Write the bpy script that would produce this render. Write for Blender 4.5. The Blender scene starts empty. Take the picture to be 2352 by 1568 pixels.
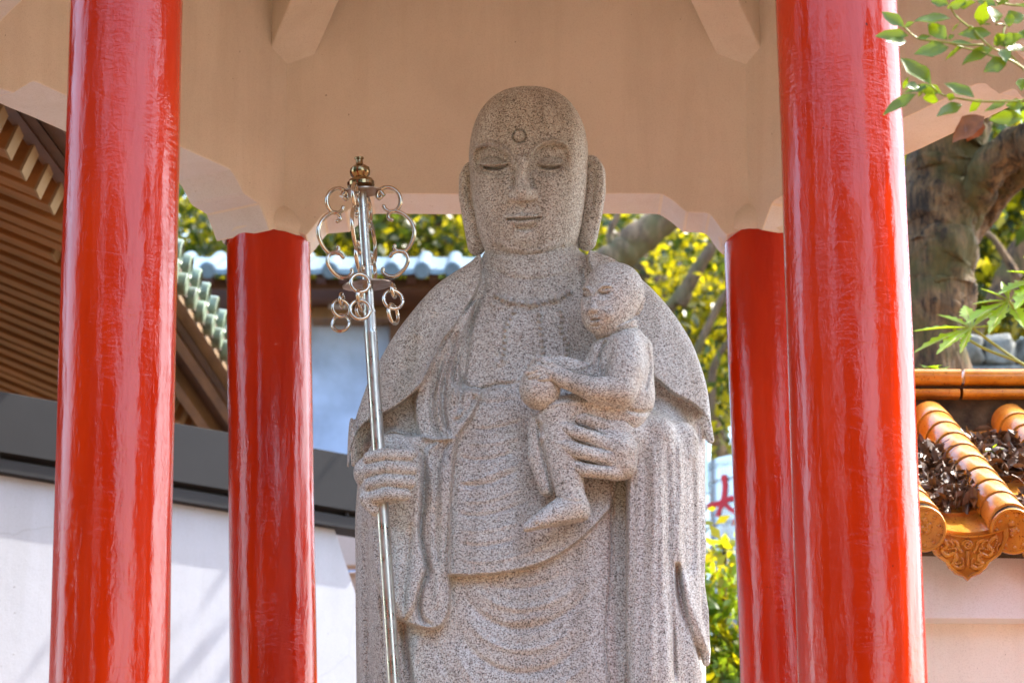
import bpy, bmesh, math, random
import numpy as np
from mathutils import Vector, Matrix

R = math.radians
F_PX, CU, CV = 7103.0, 1176.0, 784.0        # the lens, measured on the photograph
PITCH = R(15.7)
EYE = 1.6
CP, SP = math.cos(PITCH), math.sin(PITCH)

# ------------------------------------------------------------------ camera
sc = bpy.context.scene
cam_d = bpy.data.cameras.new("camera")
cam = bpy.data.objects.new("camera", cam_d)
sc.collection.objects.link(cam)
sc.camera = cam
cam.location = (0, 0, EYE)
cam.rotation_euler = (math.pi / 2 + PITCH, 0, 0)
cam_d.sensor_width = 36
cam_d.lens = 36 * F_PX / 2352
cam_d.clip_end = 500
cam_d.clip_start = 0.05
cam_d.dof.use_dof = True
cam_d.dof.focus_distance = 9.4
cam_d.dof.aperture_fstop = 4.8

# ------------------------------------------------------------------ light
SUN_EL, SUN_AZ = 52.0, 64.0      # azimuth measured from +Y (view direction) towards +X
w = bpy.data.worlds.new("World")
sc.world = w
w.use_nodes = True
nt = w.node_tree
nt.nodes.clear()
sky = nt.nodes.new("ShaderNodeTexSky")
sky.sky_type = 'NISHITA'
sky.sun_disc = False
sky.sun_elevation = R(SUN_EL)
sky.sun_rotation = R(SUN_AZ)
sky.air_density = 1.3
sky.dust_density = 2.5
sky.ozone_density = 1.0
bg = nt.nodes.new("ShaderNodeBackground")
bg.inputs[1].default_value = 0.15
wo = nt.nodes.new("ShaderNodeOutputWorld")
nt.links.new(sky.outputs[0], bg.inputs[0])
nt.links.new(bg.outputs[0], wo.inputs[0])

sun_d = bpy.data.lights.new("sun", 'SUN')
sun_d.energy = 2.3
sun_d.angle = R(0.53)
sun_d.color = (1.0, 0.93, 0.82)
sun = bpy.data.objects.new("sun", sun_d)
sc.collection.objects.link(sun)
sdir = Vector((math.sin(R(SUN_AZ)) * math.cos(R(SUN_EL)), math.cos(R(SUN_AZ)) * math.cos(R(SUN_EL)), math.sin(R(SUN_EL))))
sun.rotation_euler = (-sdir).to_track_quat('-Z', 'Y').to_euler()
sun.location = sdir * 40

sc.view_settings.view_transform = 'Standard'
sc.view_settings.look = 'None'
sc.view_settings.exposure = 2.5
sc.view_settings.gamma = 1.0
sc.cycles.max_bounces = 8
sc.cycles.diffuse_bounces = 5
sc.cycles.use_denoising = True
sc.cycles.sample_clamp_indirect = 8

# ------------------------------------------------------------------ helpers
def P(u, v, Y):
    """point at depth Y that the lens sees at photograph position u, v (2352 wide)"""
    a = (u - CU) / F_PX
    b = (CV - v) / F_PX
    t = Y / (CP - b * SP)
    return Vector((a * t, Y, EYE + t * (SP + b * CP)))

def proj(X, Y, Z):
    zz = Z - EYE
    zc = Y * CP + zz * SP
    return CU + F_PX * X / zc, CV - F_PX * (zz * CP - Y * SP) / zc

def link(o, parent=None):
    sc.collection.objects.link(o)
    if parent is not None:
        o.parent = parent
    return o

def tag(o, label=None, cat=None, group=None, kind=None):
    if label: o['label'] = label
    if cat: o['category'] = cat
    if group: o['group'] = group
    if kind: o['kind'] = kind
    return o

def empty(name, loc, label=None, cat=None, group=None):
    o = bpy.data.objects.new(name, None)
    o.empty_display_size = 0.1
    o.location = loc
    link(o)
    return tag(o, label, cat, group)

def wl(parent):
    """world location of a parent (all parents here are unrotated)"""
    v = Vector((0, 0, 0))
    p = parent
    while p is not None:
        v += Vector(p.location)
        p = p.parent
    return v

def mesh_obj(name, verts, faces, mats, parent=None, smooth=False, mat_idx=None, loc=None, uv=None):
    """verts in world coordinates; stored relative to the parent (or to loc)"""
    verts = np.asarray(verts, dtype=np.float64).reshape(-1, 3)
    off = Vector((0, 0, 0))
    if parent is not None:
        off = wl(parent)
    elif loc is not None:
        off = Vector(loc)
    vv = verts - np.array(off)
    me = bpy.data.meshes.new(name)
    if isinstance(faces, np.ndarray):
        k = faces.shape[1]
        me.vertices.add(len(vv)); me.vertices.foreach_set('co', vv.ravel())
        me.loops.add(faces.size); me.loops.foreach_set('vertex_index', faces.ravel().astype(np.int32))
        me.polygons.add(len(faces))
        me.polygons.foreach_set('loop_start', np.arange(0, faces.size, k, dtype=np.int32))
        me.polygons.foreach_set('loop_total', np.full(len(faces), k, dtype=np.int32))
    else:
        me.from_pydata([tuple(v) for v in vv], [], faces)
    if not isinstance(mats, (list, tuple)): mats = [mats]
    for m in mats: me.materials.append(m)
    if mat_idx is not None:
        me.polygons.foreach_set('material_index', np.asarray(mat_idx, dtype=np.int32))
    if smooth:
        me.polygons.foreach_set('use_smooth', np.ones(len(me.polygons), dtype=bool))
    me.update(calc_edges=True)
    me.validate()
    o = bpy.data.objects.new(name, me)
    if parent is None and loc is not None:
        o.location = loc
    return link(o, parent)

class MB:
    """collects shapes into one mesh"""
    def __init__(s): s.v, s.f, s.m, s.sm = [], [], [], []
    def add(s, v, f, mi=0):
        n = len(s.v); s.v += [tuple(x) for x in v]
        s.f += [tuple(i + n for i in q) for q in f]; s.m += [mi] * len(f)
    def box(s, c, size, rot=None, mi=0, bev=0.0):
        hx, hy, hz = size[0] / 2, size[1] / 2, size[2] / 2
        rot = rot or Matrix.Identity(3)
        c = Vector(c)
        if bev <= 0:
            pts = [c + rot @ Vector((x, y, z)) for x in (-hx, hx) for y in (-hy, hy) for z in (-hz, hz)]
            s.add(pts, [(0, 1, 3, 2), (4, 6, 7, 5), (0, 4, 5, 1), (2, 3, 7, 6), (0, 2, 6, 4), (1, 5, 7, 3)], mi)
        else:
            bm = bmesh.new()
            bmesh.ops.create_cube(bm, size=1)
            for v in bm.verts: v.co = Vector((v.co.x * size[0], v.co.y * size[1], v.co.z * size[2]))
            bmesh.ops.bevel(bm, geom=bm.edges[:], offset=bev, segments=2, affect='EDGES', profile=0.6)
            s.frombm(bm, lambda p: c + rot @ p, mi)
            bm.free()
    def frombm(s, bm, fn=lambda p: p, mi=0):
        bm.verts.index_update()
        s.add([fn(v.co) for v in bm.verts], [[v.index for v in f.verts] for f in bm.faces], mi)
    def tube(s, pts, rads, n=10, mi=0, caps=True, flat=1.0):
        pts = [Vector(p) for p in pts]
        if not hasattr(rads, '__len__'): rads = [rads] * len(pts)
        base = len(s.v)
        t0 = (pts[1] - pts[0]).normalized()
        up = Vector((0, 0, 1)) if abs(t0.z) < 0.9 else Vector((0, 1, 0))
        nrm = t0.cross(up).normalized()
        for i, p in enumerate(pts):
            if i == 0: t = pts[1] - p
            elif i == len(pts) - 1: t = p - pts[i - 1]
            else: t = pts[i + 1] - pts[i - 1]
            t.normalize()
            nrm = (nrm - t * nrm.dot(t)).normalized()
            b = t.cross(nrm)
            for k in range(n):
                a = 2 * math.pi * k / n
                s.v.append(tuple(p + rads[i] * (math.cos(a) * nrm + math.sin(a) * b * flat)))
        for i in range(len(pts) - 1):
            for k in range(n):
                a = base + i * n + k; b2 = base + i * n + (k + 1) % n
                s.f.append((a, b2, b2 + n, a + n)); s.m.append(mi)
        if caps:
            s.f.append(tuple(base + k for k in range(n))[::-1]); s.m.append(mi)
            e = base + (len(pts) - 1) * n
            s.f.append(tuple(e + k for k in range(n))); s.m.append(mi)
    def lathe(s, c, prof, n=32, rot=None, mi=0, caps=True):
        """prof: (radius, height) from the bottom up"""
        rot = rot or Matrix.Identity(3); c = Vector(c); base = len(s.v)
        for r, h in prof:
            for k in range(n):
                a = 2 * math.pi * k / n
                s.v.append(tuple(c + rot @ Vector((r * math.cos(a), r * math.sin(a), h))))
        for i in range(len(prof) - 1):
            for k in range(n):
                a = base + i * n + k; b2 = base + i * n + (k + 1) % n
                s.f.append((a, b2, b2 + n, a + n)); s.m.append(mi)
        if caps:
            s.f.append(tuple(base + k for k in range(n))[::-1]); s.m.append(mi)
            e = base + (len(prof) - 1) * n
            s.f.append(tuple(e + k for k in range(n))); s.m.append(mi)
    def torus(s, c, R0, r, rot=None, n=28, m=10, mi=0, gap=0.0):
        rot = rot or Matrix.Identity(3); c = Vector(c)
        pts = [c + rot @ Vector((R0 * math.cos(a), R0 * math.sin(a), 0)) for a in np.linspace(gap, 2 * math.pi - gap, n)]
        s.tube(pts, r, m, mi)
    def prism(s, poly, fn, d0, d1, mi=0, mis=None):
        """poly: 2-D outline; fn(x, y, d) -> point; extruded from d0 to d1"""
        n = len(poly); b = len(s.v)
        for x, y in poly: s.v.append(tuple(fn(x, y, d0)))
        for x, y in poly: s.v.append(tuple(fn(x, y, d1)))
        s.f.append(tuple(b + i for i in range(n))); s.m.append(mi)
        s.f.append(tuple(b + n + i for i in range(n))[::-1]); s.m.append(mi)
        for i in range(n):
            j = (i + 1) % n
            s.f.append((b + i, b + n + i, b + n + j, b + j)); s.m.append(mi if mis is None else mis)
    def build(s, name, mats, parent=None, smooth=False, loc=None, bevel=0, angle=None):
        me_o = mesh_obj(name, s.v, s.f, mats, parent, smooth, s.m, loc)
        bm = bmesh.new(); bm.from_mesh(me_o.data)
        bmesh.ops.recalc_face_normals(bm, faces=bm.faces)
        if bevel:
            es = [e for e in bm.edges if len(e.link_faces) == 2 and e.calc_face_angle(0) > R(25)]
            bmesh.ops.bevel(bm, geom=es, offset=bevel, segments=2, affect='EDGES', profile=0.7)
        bm.to_mesh(me_o.data); bm.free()
        if smooth:
            me_o.data.polygons.foreach_set('use_smooth', np.ones(len(me_o.data.polygons), dtype=bool))
            me_o.data.set_sharp_from_angle(angle=R(angle or 40))
        return me_o

def spline(pts, n=8, closed=False):
    """Catmull-Rom through the points (any dimension)"""
    p = np.array(pts, float)
    if closed: p = np.vstack([p[-1], p, p[0], p[1]])
    else: p = np.vstack([2 * p[0] - p[1], p, 2 * p[-1] - p[-2]])
    out = []
    for i in range(1, len(p) - 2):
        for t in np.linspace(0, 1, n, endpoint=False):
            out.append(0.5 * ((2 * p[i]) + (-p[i - 1] + p[i + 1]) * t + (2 * p[i - 1] - 5 * p[i] + 4 * p[i + 1] - p[i + 2]) * t * t
                              + (-p[i - 1] + 3 * p[i] - 3 * p[i + 1] + p[i + 2]) * t ** 3))
    if not closed: out.append(p[-2])
    return np.array(out)

def xform(o):
    return o

# ------------------------------------------------------------------ materials
def new_mat(name):
    m = bpy.data.materials.new(name); m.use_nodes = True
    n = m.node_tree.nodes; l = m.node_tree.links
    return m, n, l, n['Principled BSDF']

def N(n, t, **kw):
    x = n.new(t)
    for k, v in kw.items():
        if k in x.inputs.keys(): x.inputs[k].default_value = v
        else: setattr(x, k, v)
    return x

def ramp(n, l, src, stops, interp='LINEAR'):
    r = n.new('ShaderNodeValToRGB'); r.color_ramp.interpolation = interp
    e = r.color_ramp.elements
    e[0].position, e[0].color = stops[0][0], tuple(stops[0][1]) + (1,)
    e[1].position, e[1].color = stops[-1][0], tuple(stops[-1][1]) + (1,)
    for p, c in stops[1:-1]:
        q = e.new(p); q.color = tuple(c) + (1,)
    l.new(src, r.inputs[0])
    return r.outputs[0]

def coords(n, l, scale=(1, 1, 1), kind='Object'):
    tc = n.new('ShaderNodeTexCoord'); mp = n.new('ShaderNodeMapping')
    mp.inputs['Scale'].default_value = scale
    l.new(tc.outputs[kind], mp.inputs[0])
    return mp.outputs[0]

def noise(n, l, vec, scale, detail=4, rough=0.55, dist=0.0):
    x = n.new('ShaderNodeTexNoise')
    x.inputs['Scale'].default_value = scale; x.inputs['Detail'].default_value = detail
    x.inputs['Roughness'].default_value = rough; x.inputs['Distortion'].default_value = dist
    l.new(vec, x.inputs['Vector'])
    return x.outputs['Fac']

def mix(n, l, fac, a, b, mode='MIX'):
    x = n.new('ShaderNodeMix'); x.data_type = 'RGBA'; x.blend_type = mode
    for s, val in ((0, fac), (6, a), (7, b)):
        if isinstance(val, (int, float)): x.inputs[s].default_value = val
        elif isinstance(val, tuple): x.inputs[s].default_value = val if len(val) == 4 else val + (1,)
        else: l.new(val, x.inputs[s])
    return x.outputs[2]

def bump(n, l, h, strength, dist, prev=None):
    b = n.new('ShaderNodeBump'); b.inputs['Strength'].default_value = strength
    b.inputs['Distance'].default_value = dist
    l.new(h, b.inputs['Height'])
    if prev is not None: l.new(prev, b.inputs['Normal'])
    return b.outputs[0]

def simple_mat(name, col, rough=0.6, var=0.15, scale=6.0, bump_d=0.002, bscale=60, metallic=0.0, col2=None, spec=0.5, stretch=(1, 1, 1)):
    m, n, l, b = new_mat(name)
    vec = coords(n, l, stretch)
    nz = noise(n, l, vec, scale, 6, 0.6)
    c2 = col2 or tuple(c * (1 - var) for c in col)
    c1 = tuple(min(1, c * (1 + var)) for c in col)
    l.new(ramp(n, l, nz, [(0.3, c2), (0.7, c1)]), b.inputs['Base Color'])
    b.inputs['Roughness'].default_value = rough
    b.inputs['Metallic'].default_value = metallic
    b.inputs['Specular IOR Level'].default_value = spec
    if bump_d:
        l.new(bump(n, l, noise(n, l, vec, bscale, 3), 0.6, bump_d), b.inputs['Normal'])
    return m

def mat_granite():
    m, n, l, b = new_mat('speckled_granite')
    vec = coords(n, l)
    vo = n.new('ShaderNodeTexVoronoi'); vo.inputs['Scale'].default_value = 410
    vo.inputs['Randomness'].default_value = 1.0
    l.new(vec, vo.inputs['Vector'])
    sep = n.new('ShaderNodeSeparateColor'); l.new(vo.outputs['Color'], sep.inputs[0])
    grains = ramp(n, l, sep.outputs[0], [(0.0, (0.10, 0.095, 0.09)), (0.10, (0.30, 0.285, 0.27)), (0.22, (0.50, 0.485, 0.465)),
                                         (0.42, (0.67, 0.70, 0.69)), (0.75, (0.80, 0.84, 0.835))], 'CONSTANT')
    vo2 = n.new('ShaderNodeTexVoronoi'); vo2.inputs['Scale'].default_value = 270
    l.new(vec, vo2.inputs['Vector'])
    sep2 = n.new('ShaderNodeSeparateColor'); l.new(vo2.outputs['Color'], sep2.inputs[0])
    g2 = ramp(n, l, sep2.outputs[1], [(0.0, (0.50, 0.48, 0.46)), (0.08, (1, 1, 1)), (0.8, (1, 1, 1)), (0.9, (0.97, 0.86, 0.8))], 'CONSTANT')
    c = mix(n, l, 1.0, grains, g2, 'MULTIPLY')
    # weather stain with a shape of its own: warm mineral patches at random over the whole figure
    st = noise(n, l, vec, 2.2, 6, 0.6, 0.4)
    stf = ramp(n, l, st, [(0.42, (0, 0, 0)), (0.7, (0.55, 0.55, 0.55))])
    c = mix(n, l, stf, c, mix(n, l, 1.0, c, (0.96, 0.84, 0.70), 'MULTIPLY'))
    # rain streaks and lichen specks
    sv = coords(n, l, (1, 1, .07))
    stk = ramp(n, l, noise(n, l, sv, 13, 5, 0.6, 0.2), [(0.36, (0.74, 0.70, 0.66)), (0.56, (1, 1, 1))])
    c = mix(n, l, 0.7, c, mix(n, l, 1.0, c, stk, 'MULTIPLY'))
    lch = ramp(n, l, noise(n, l, vec, 17, 6, 0.7), [(0.70, (0, 0, 0)), (0.76, (.5,) * 3)])
    c = mix(n, l, lch, c, (0.50, 0.50, 0.42))
    l.new(c, b.inputs['Base Color'])
    b.inputs['Roughness'].default_value = 0.68
    b.inputs['Specular IOR Level'].default_value = 0.35
    h = noise(n, l, vec, 120, 3, 0.7)
    l.new(bump(n, l, h, 0.35, 0.0007), b.inputs['Normal'])
    return m

def mat_red():
    m, n, l, b = new_mat('glossy_red_paint')
    vec = coords(n, l, (1, 1, 0.22))
    vec2 = coords(n, l, (1, 1, 1))
    v3 = coords(n, l, (1, 1, 2.6))
    base = ramp(n, l, noise(n, l, vec, 7, 5), [(0.3, (0.48, 0.016, 0.001)), (0.7, (0.66, 0.034, 0.002))])
    chips = ramp(n, l, noise(n, l, vec2, 38, 3, 0.5), [(0.22, (0.16, 0.10, 0.09)), (0.245, (1, 1, 1))])
    dust = ramp(n, l, noise(n, l, vec, 4, 6, 0.7), [(0.45, (0, 0, 0)), (0.8, (0.06,) * 3)])
    base = mix(n, l, 1.0, base, chips, 'MULTIPLY')
    base = mix(n, l, dust, base, (0.30, 0.10, 0.06))
    l.new(base, b.inputs['Base Color'])
    rr = ramp(n, l, noise(n, l, vec, 9, 4), [(0.3, (0.06,) * 3), (0.75, (0.16,) * 3)])
    l.new(rr, b.inputs['Roughness'])
    b.inputs['Specular IOR Level'].default_value = 0.5
    b.inputs['Coat Weight'].default_value = 0.0
    b.inputs['Coat Roughness'].default_value = 0.12
    nrm = bump(n, l, noise(n, l, vec, 26, 5, 0.55, 0.3), 0.55, 0.006)
    pm = ramp(n, l, noise(n, l, vec2, 3.5, 2), [(0.45, (0, 0, 0)), (0.62, (1, 1, 1))])
    wr = mix(n, l, pm, (0.5, 0.5, 0.5), noise(n, l, v3, 22, 4, 0.6, 1.2))
    nrm = bump(n, l, wr, 0.35, 0.004, nrm)
    nrm = bump(n, l, noise(n, l, vec2, 150, 2), 0.35, 0.0006, nrm)
    # fine cracks across the paint
    wv = n.new('ShaderNodeTexVoronoi'); wv.feature = 'DISTANCE_TO_EDGE'; wv.inputs['Scale'].default_value = 2.2
    vz = coords(n, l, (0.9, 0.9, 1.6)); l.new(vz, wv.inputs['Vector'])
    ck = ramp(n, l, wv.outputs['Distance'], [(0.0, (0, 0, 0)), (0.006, (1, 1, 1))])
    nrm = bump(n, l, ck, 0.25, 0.0006, nrm)
    l.new(nrm, b.inputs['Normal']); l.new(nrm, b.inputs['Coat Normal'])
    return m

def mat_plaster(name, col, grime=0.25, hair=0.0):
    m, n, l, b = new_mat(name)
    vec = coords(n, l)
    c = ramp(n, l, noise(n, l, vec, 1.6, 6, 0.6, 0.3), [(0.3, tuple(x * (1 - grime * 0.5) for x in col)), (0.65, col)])
    g = ramp(n, l, noise(n, l, vec, 230, 2, 0.6), [(0.33, (0.72, 0.70, 0.68)), (0.5, (1, 1, 1))])
    c = mix(n, l, 0.4, c, mix(n, l, 1.0, c, g, 'MULTIPLY'))
    sp = ramp(n, l, noise(n, l, vec, 60, 2, 0.4), [(0.20, (0.35, 0.3, 0.26)), (0.225, (1, 1, 1))])
    c = mix(n, l, 1.0, c, sp, 'MULTIPLY')
    stk = ramp(n, l, noise(n, l, coords(n, l, (1, 1, .12)), 5, 6, 0.65, 0.4), [(0.34, (0.80, 0.77, 0.73)), (0.55, (1, 1, 1))])
    c = mix(n, l, 0.35, c, mix(n, l, 1.0, c, stk, 'MULTIPLY'))
    vk = n.new('ShaderNodeTexVoronoi'); vk.feature = 'DISTANCE_TO_EDGE'; vk.inputs['Scale'].default_value = 0.9
    dv = n.new('ShaderNodeMix'); dv.data_type = 'VECTOR'; dv.inputs[0].default_value = 0.12
    nzc = n.new('ShaderNodeTexNoise'); nzc.inputs['Scale'].default_value = 4; nzc.inputs['Detail'].default_value = 6; l.new(vec, nzc.inputs['Vector'])
    l.new(vec, dv.inputs[4]); l.new(nzc.outputs['Color'], dv.inputs[5]); l.new(dv.outputs[1], vk.inputs['Vector'])
    crk = ramp(n, l, vk.outputs['Distance'], [(0.0, (0.55, 0.5, 0.46)), (0.0022, (1, 1, 1))])
    c = mix(n, l, hair, c, mix(n, l, 1.0, c, crk, 'MULTIPLY'))
    l.new(c, b.inputs['Base Color'])
    b.inputs['Roughness'].default_value = 0.8
    b.inputs['Specular IOR Level'].default_value = 0.25
    nr = bump(n, l, noise(n, l, vec, 9, 5), 0.4, 0.004)
    nr = bump(n, l, noise(n, l, vec, 160, 3, 0.6), 0.5, 0.0012, nr)
    l.new(nr, b.inputs['Normal'])
    return m

def mat_metal(name, col, rough):
    m, n, l, b = new_mat(name)
    vec = coords(n, l)
    l.new(ramp(n, l, noise(n, l, vec, 14, 4), [(0.3, tuple(x * 0.8 for x in col)), (0.7, col)]), b.inputs['Base Color'])
    b.inputs['Metallic'].default_value = 1.0
    l.new(ramp(n, l, noise(n, l, vec, 30, 4), [(0.3, (rough * 0.7,) * 3), (0.7, (rough * 1.5,) * 3)]), b.inputs['Roughness'])
    l.new(bump(n, l, noise(n, l, vec, 90, 3), 0.2, 0.0006), b.inputs['Normal'])
    return m

def mat_leaf(name, c1, c2, trans=0.45, rough=0.38, tcol=None):
    m, n, l, b = new_mat(name)
    vec = coords(n, l)
    oi = n.new('ShaderNodeObjectInfo')
    col = ramp(n, l, noise(n, l, vec, 9, 3, 0.7), [(0.3, c1), (0.7, c2)])
    l.new(col, b.inputs['Base Color'])
    b.inputs['Roughness'].default_value = rough
    tr = n.new('ShaderNodeBsdfTranslucent')
    tcol = tcol or (min(1, c2[0] * 4.2), min(1, c2[1] * 2.8), c2[2] * 0.7)
    tr.inputs['Color'].default_value = tcol + (1,)
    mx = n.new('ShaderNodeMixShader'); mx.inputs[0].default_value = trans
    out = n['Material Output']
    l.new(b.outputs[0], mx.inputs[1]); l.new(tr.outputs[0], mx.inputs[2]); l.new(mx.outputs[0], out.inputs[0])
    return m

M = dict(
    granite=mat_granite(), red=mat_red(),
    cream=mat_plaster('cream_plaster', (0.92, 0.87, 0.79)),
    bluishwhite=mat_plaster('bluish_white_plaster', (0.82, 0.82, 0.84), 0.12),
    steel=mat_metal('polished_steel', (0.66, 0.65, 0.61), 0.30),
    bronze=mat_metal('brown_bronze', (0.36, 0.25, 0.13), 0.18),
    ringm=mat_metal('nickel_ring', (0.72, 0.63, 0.52), 0.15),
    platem=mat_metal('dull_brown_plate', (0.40, 0.30, 0.24), 0.35),
)
# ------------------------------------------------------------------ ground
YF, YB = 7.8, 10.9
def ground():
    m, n, l, b = new_mat('warm_paving')
    vec = coords(n, l)
    br = n.new('ShaderNodeTexBrick'); br.inputs['Scale'].default_value = 1.6
    br.inputs['Color1'].default_value = (0.13, 0.068, 0.022, 1); br.inputs['Color2'].default_value = (0.16, 0.082, 0.027, 1)
    br.inputs['Mortar'].default_value = (0.3, 0.22, 0.15, 1); br.inputs['Mortar Size'].default_value = 0.012
    l.new(vec, br.inputs['Vector'])
    l.new(mix(n, l, 0.4, br.outputs[0], ramp(n, l, noise(n, l, vec, 2, 6), [(0.3, (0.09, 0.047, 0.016)), (0.7, (0.17, 0.09, 0.032))])), b.inputs['Base Color'])
    b.inputs['Roughness'].default_value = 0.85
    o = mesh_obj('ground', [(-150, -150, 0), (150, -150, 0), (150, 250, 0), (-150, 250, 0)], [(0, 1, 2, 3)], m)
    tag(o, kind='structure')
ground()

# ------------------------------------------------------------------ pavilion
pav = empty('pavilion', (-0.03, 9.35, 0), 'cream plastered open pavilion with scalloped arches and glossy red columns around the granite statue', 'pavilion')

def column(p0, p1, r, seed, name='column', label=None):
    rg = random.Random(seed)
    nz, na = 150, 96
    ks = [(k, rg.uniform(0, 6.28), rg.uniform(0.5, 1.3), rg.uniform(0, 6.28)) for k in (3, 4, 5, 7, 9, 12, 15)]
    V = np.zeros((nz, na, 3)); A = np.arange(na) * 2 * math.pi / na
    for i in range(nz):
        t = i / (nz - 1); c = p0 + (p1 - p0) * t
        z = c.z
        rr = np.full(na, r)
        for k, ph, f, q in ks:
            rr = rr + 0.00062 * (3.2 / k) ** 0.6 * np.sin(k * A + ph + 0.8 * math.sin(f * z * 1.4 + q)) * (1 + 0.7 * math.sin(z * 2.1 * f + ph))
        rr = rr + 0.0006 * math.sin(z * 5 + seed) + 0.0004 * np.sin(3 * A + z * 9)
        V[i, :, 0] = c.x + rr * np.cos(A); V[i, :, 1] = c.y + rr * np.sin(A); V[i, :, 2] = z
    idx = np.arange(nz * na).reshape(nz, na)
    a = idx[:-1]; b2 = idx[1:]
    f = np.stack([a, np.roll(a, -1, 1), np.roll(b2, -1, 1), b2], -1).reshape(-1, 4)
    o = mesh_obj(name, V.reshape(-1, 3), f, M['red'], pav, True)
    if label: o['label'] = label
    return o

def col_pts(u0, v0, u1, v1, Y):
    a, b = P(u0, v0, Y), P(u1, v1, Y)      # two points on the axis
    d = (b - a) / (b.z - a.z)
    return a, d
def mk_col(u0, v0, u1, v1, Y, r, ztop, seed, label):
    a, d = col_pts(u0, v0, u1, v1, Y)
    bot = a + d * (0.35 - a.z); top = a + d * (ztop - a.z)
    return column(bot, top, r, seed, label=label), top
Z_ARCH = P(1176, 443, YB - 0.12).z          # underside of the flat part of the arch
Z_CAP = P(1176, 518, YB - 0.15).z           # where the column meets the plaster
c1, t1 = mk_col(291, 0, 249.5, 1568, YF, 0.1515, Z_CAP + 0.01, 1, 'front column to the left of the statue, brightest gloss')
c2, t2 = mk_col(1921, 0, 1982.5, 1568, YF, 0.164, Z_CAP + 0.01, 2, 'front column to the right of the statue, behind the leafy twigs')
c3, t3 = mk_col(616, 530, 627, 1568, YB, 0.1545, Z_CAP + 0.01, 3, 'rear column to the left of the statue, capped by the scalloped bracket')
c4, t4 = mk_col(1757, 530, 1801, 1568, YB, 0.1545, Z_CAP + 0.01, 4, 'dark red rear column half behind the front right column')
cx = -0.02
ML, MR = Vector((cx - 1.87, 9.35, Z_CAP)), Vector((cx + 1.87, 9.35, Z_CAP))
for q, sd in ((ML, 5), (MR, 6)):
    column(Vector((q.x, q.y, 0.35)), q + Vector((0, 0, 0.02)), 0.154, sd)
TL = Vector((t1.x, YF, Z_CAP)); TR = Vector((t2.x, YF, Z_CAP))
BL = Vector((t3.x, YB, Z_CAP)); BR = Vector((t4.x, YB, Z_CAP))
Z_FRZ = P(1176, 45, YB - 0.12).z
hexa = [TL, TR, MR, BR, BL, ML]
ctr = Vector((cx, 9.35, 0))

def beam(a, b, seed):
    """plastered frieze between two columns, scalloped under edge, real thickness"""
    rg = random.Random(seed)
    L = (b - a).to_2d().length
    d = (b - a).to_2d().normalized(); d = Vector((d.x, d.y, 0))
    nrm = Vector((-d.y, d.x, 0))
    if nrm.dot(ctr - a) < 0: nrm = -nrm
    za, zc_ = Z_ARCH, Z_CAP
    k = 1.0
    hd = za - zc_
    half = [(-0.02, zc_ - .01), (0.10, zc_ - .01), (0.148, zc_ - .03), (0.168, zc_ - .005), (0.20, zc_ + .30 * hd), (0.212, zc_ + .40 * hd),
            (0.232, zc_ + .44 * hd), (0.295, zc_ + .47 * hd), (0.310, zc_ + .55 * hd), (0.335, zc_ + .72 * hd), (0.36, zc_ + .87 * hd), (0.385, zc_ + .97 * hd), (0.41, za)]
    pr = [(x, z) for x, z in half] + [(L - x, z) for x, z in reversed(half)]
    # wobble of the hand-laid plaster
    pr2 = []
    for i, (x, z) in enumerate(pr):
        pr2.append((x, z + rg.uniform(-0.003, 0.003)))
    # resample the flat part
    m1, m2 = pr2[len(half) - 1], pr2[len(half)]
    flat = [(m1[0] + (m2[0] - m1[0]) * t, m1[1] + (m2[1] - m1[1]) * t + rg.uniform(-0.002, 0.002)) for t in np.linspace(0, 1, 9)[1:-1]]
    pr2 = pr2[:len(half)] + flat + pr2[len(half):]
    top = Z_FRZ + 0.10
    poly = pr2 + [(L + 0.02, top), (-0.02, top)]
    mb = MB()
    fn = lambda x, z, t: a + d * x + nrm * t + Vector((0, 0, z - a.z))
    n = len(poly); b0 = len(mb.v)
    for t in (0.12, -0.125):
        for x, z in poly: mb.v.append(tuple(fn(x, z, t)))
    # faces of the two sides as strips up to the top
    m = len(pr2)
    for i in range(n):
        j = (i + 1) % n
        mb.f.append((b0 + i, b0 + n + i, b0 + n + j, b0 + j)); mb.m.append(1 if i < m - 1 else 0)  # underside faces take the bluish white colour, the rest cream
    mb.f.append(tuple(range(b0, b0 + n))); mb.m.append(0)
    mb.f.append(tuple(range(b0 + n, b0 + 2 * n))[::-1]); mb.m.append(0)
    return mb.build('beam', [M['cream'], M['bluishwhite']], pav, bevel=0.006)
for i in range(6):
    beam(hexa[i], hexa[(i + 1) % 6], 20 + i)

# plaster collar where each column meets the beams
def collar(c, r, seed):
    rg = random.Random(seed)
    mb = MB()
    n = 40
    prof = [(r + 0.004, -0.012), (r + 0.016, -0.004), (r + 0.02, 0.02), (r + 0.012, 0.06), (r - 0.02, 0.10)]
    for r_, h in prof:
        for k in range(n):
            a = 2 * math.pi * k / n
            q = r_ + rg.uniform(-0.002, 0.003); hh = h + 0.006 * math.sin(3 * a + seed) + rg.uniform(-0.003, 0.003)
            mb.v.append((c.x + q * math.cos(a), c.y + q * math.sin(a), c.z + hh))
    for i in range(len(prof) - 1):
        for k in range(n):
            a = i * n + k; b2 = i * n + (k + 1) % n
            mb.f.append((a, b2, b2 + n, a + n)); mb.m.append(0)
    mb.build('plaster_collar', [M['cream']], pav, smooth=True, angle=70)
for q, r_, s_ in ((t1, .1515, 5), (t2, .164, 6), (t3, .1545, 1), (t4, .1545, 2), (ML, .154, 3), (MR, .154, 4)):
    collar(Vector((q.x, q.y, Z_CAP - 0.004)), r_, s_)

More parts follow.
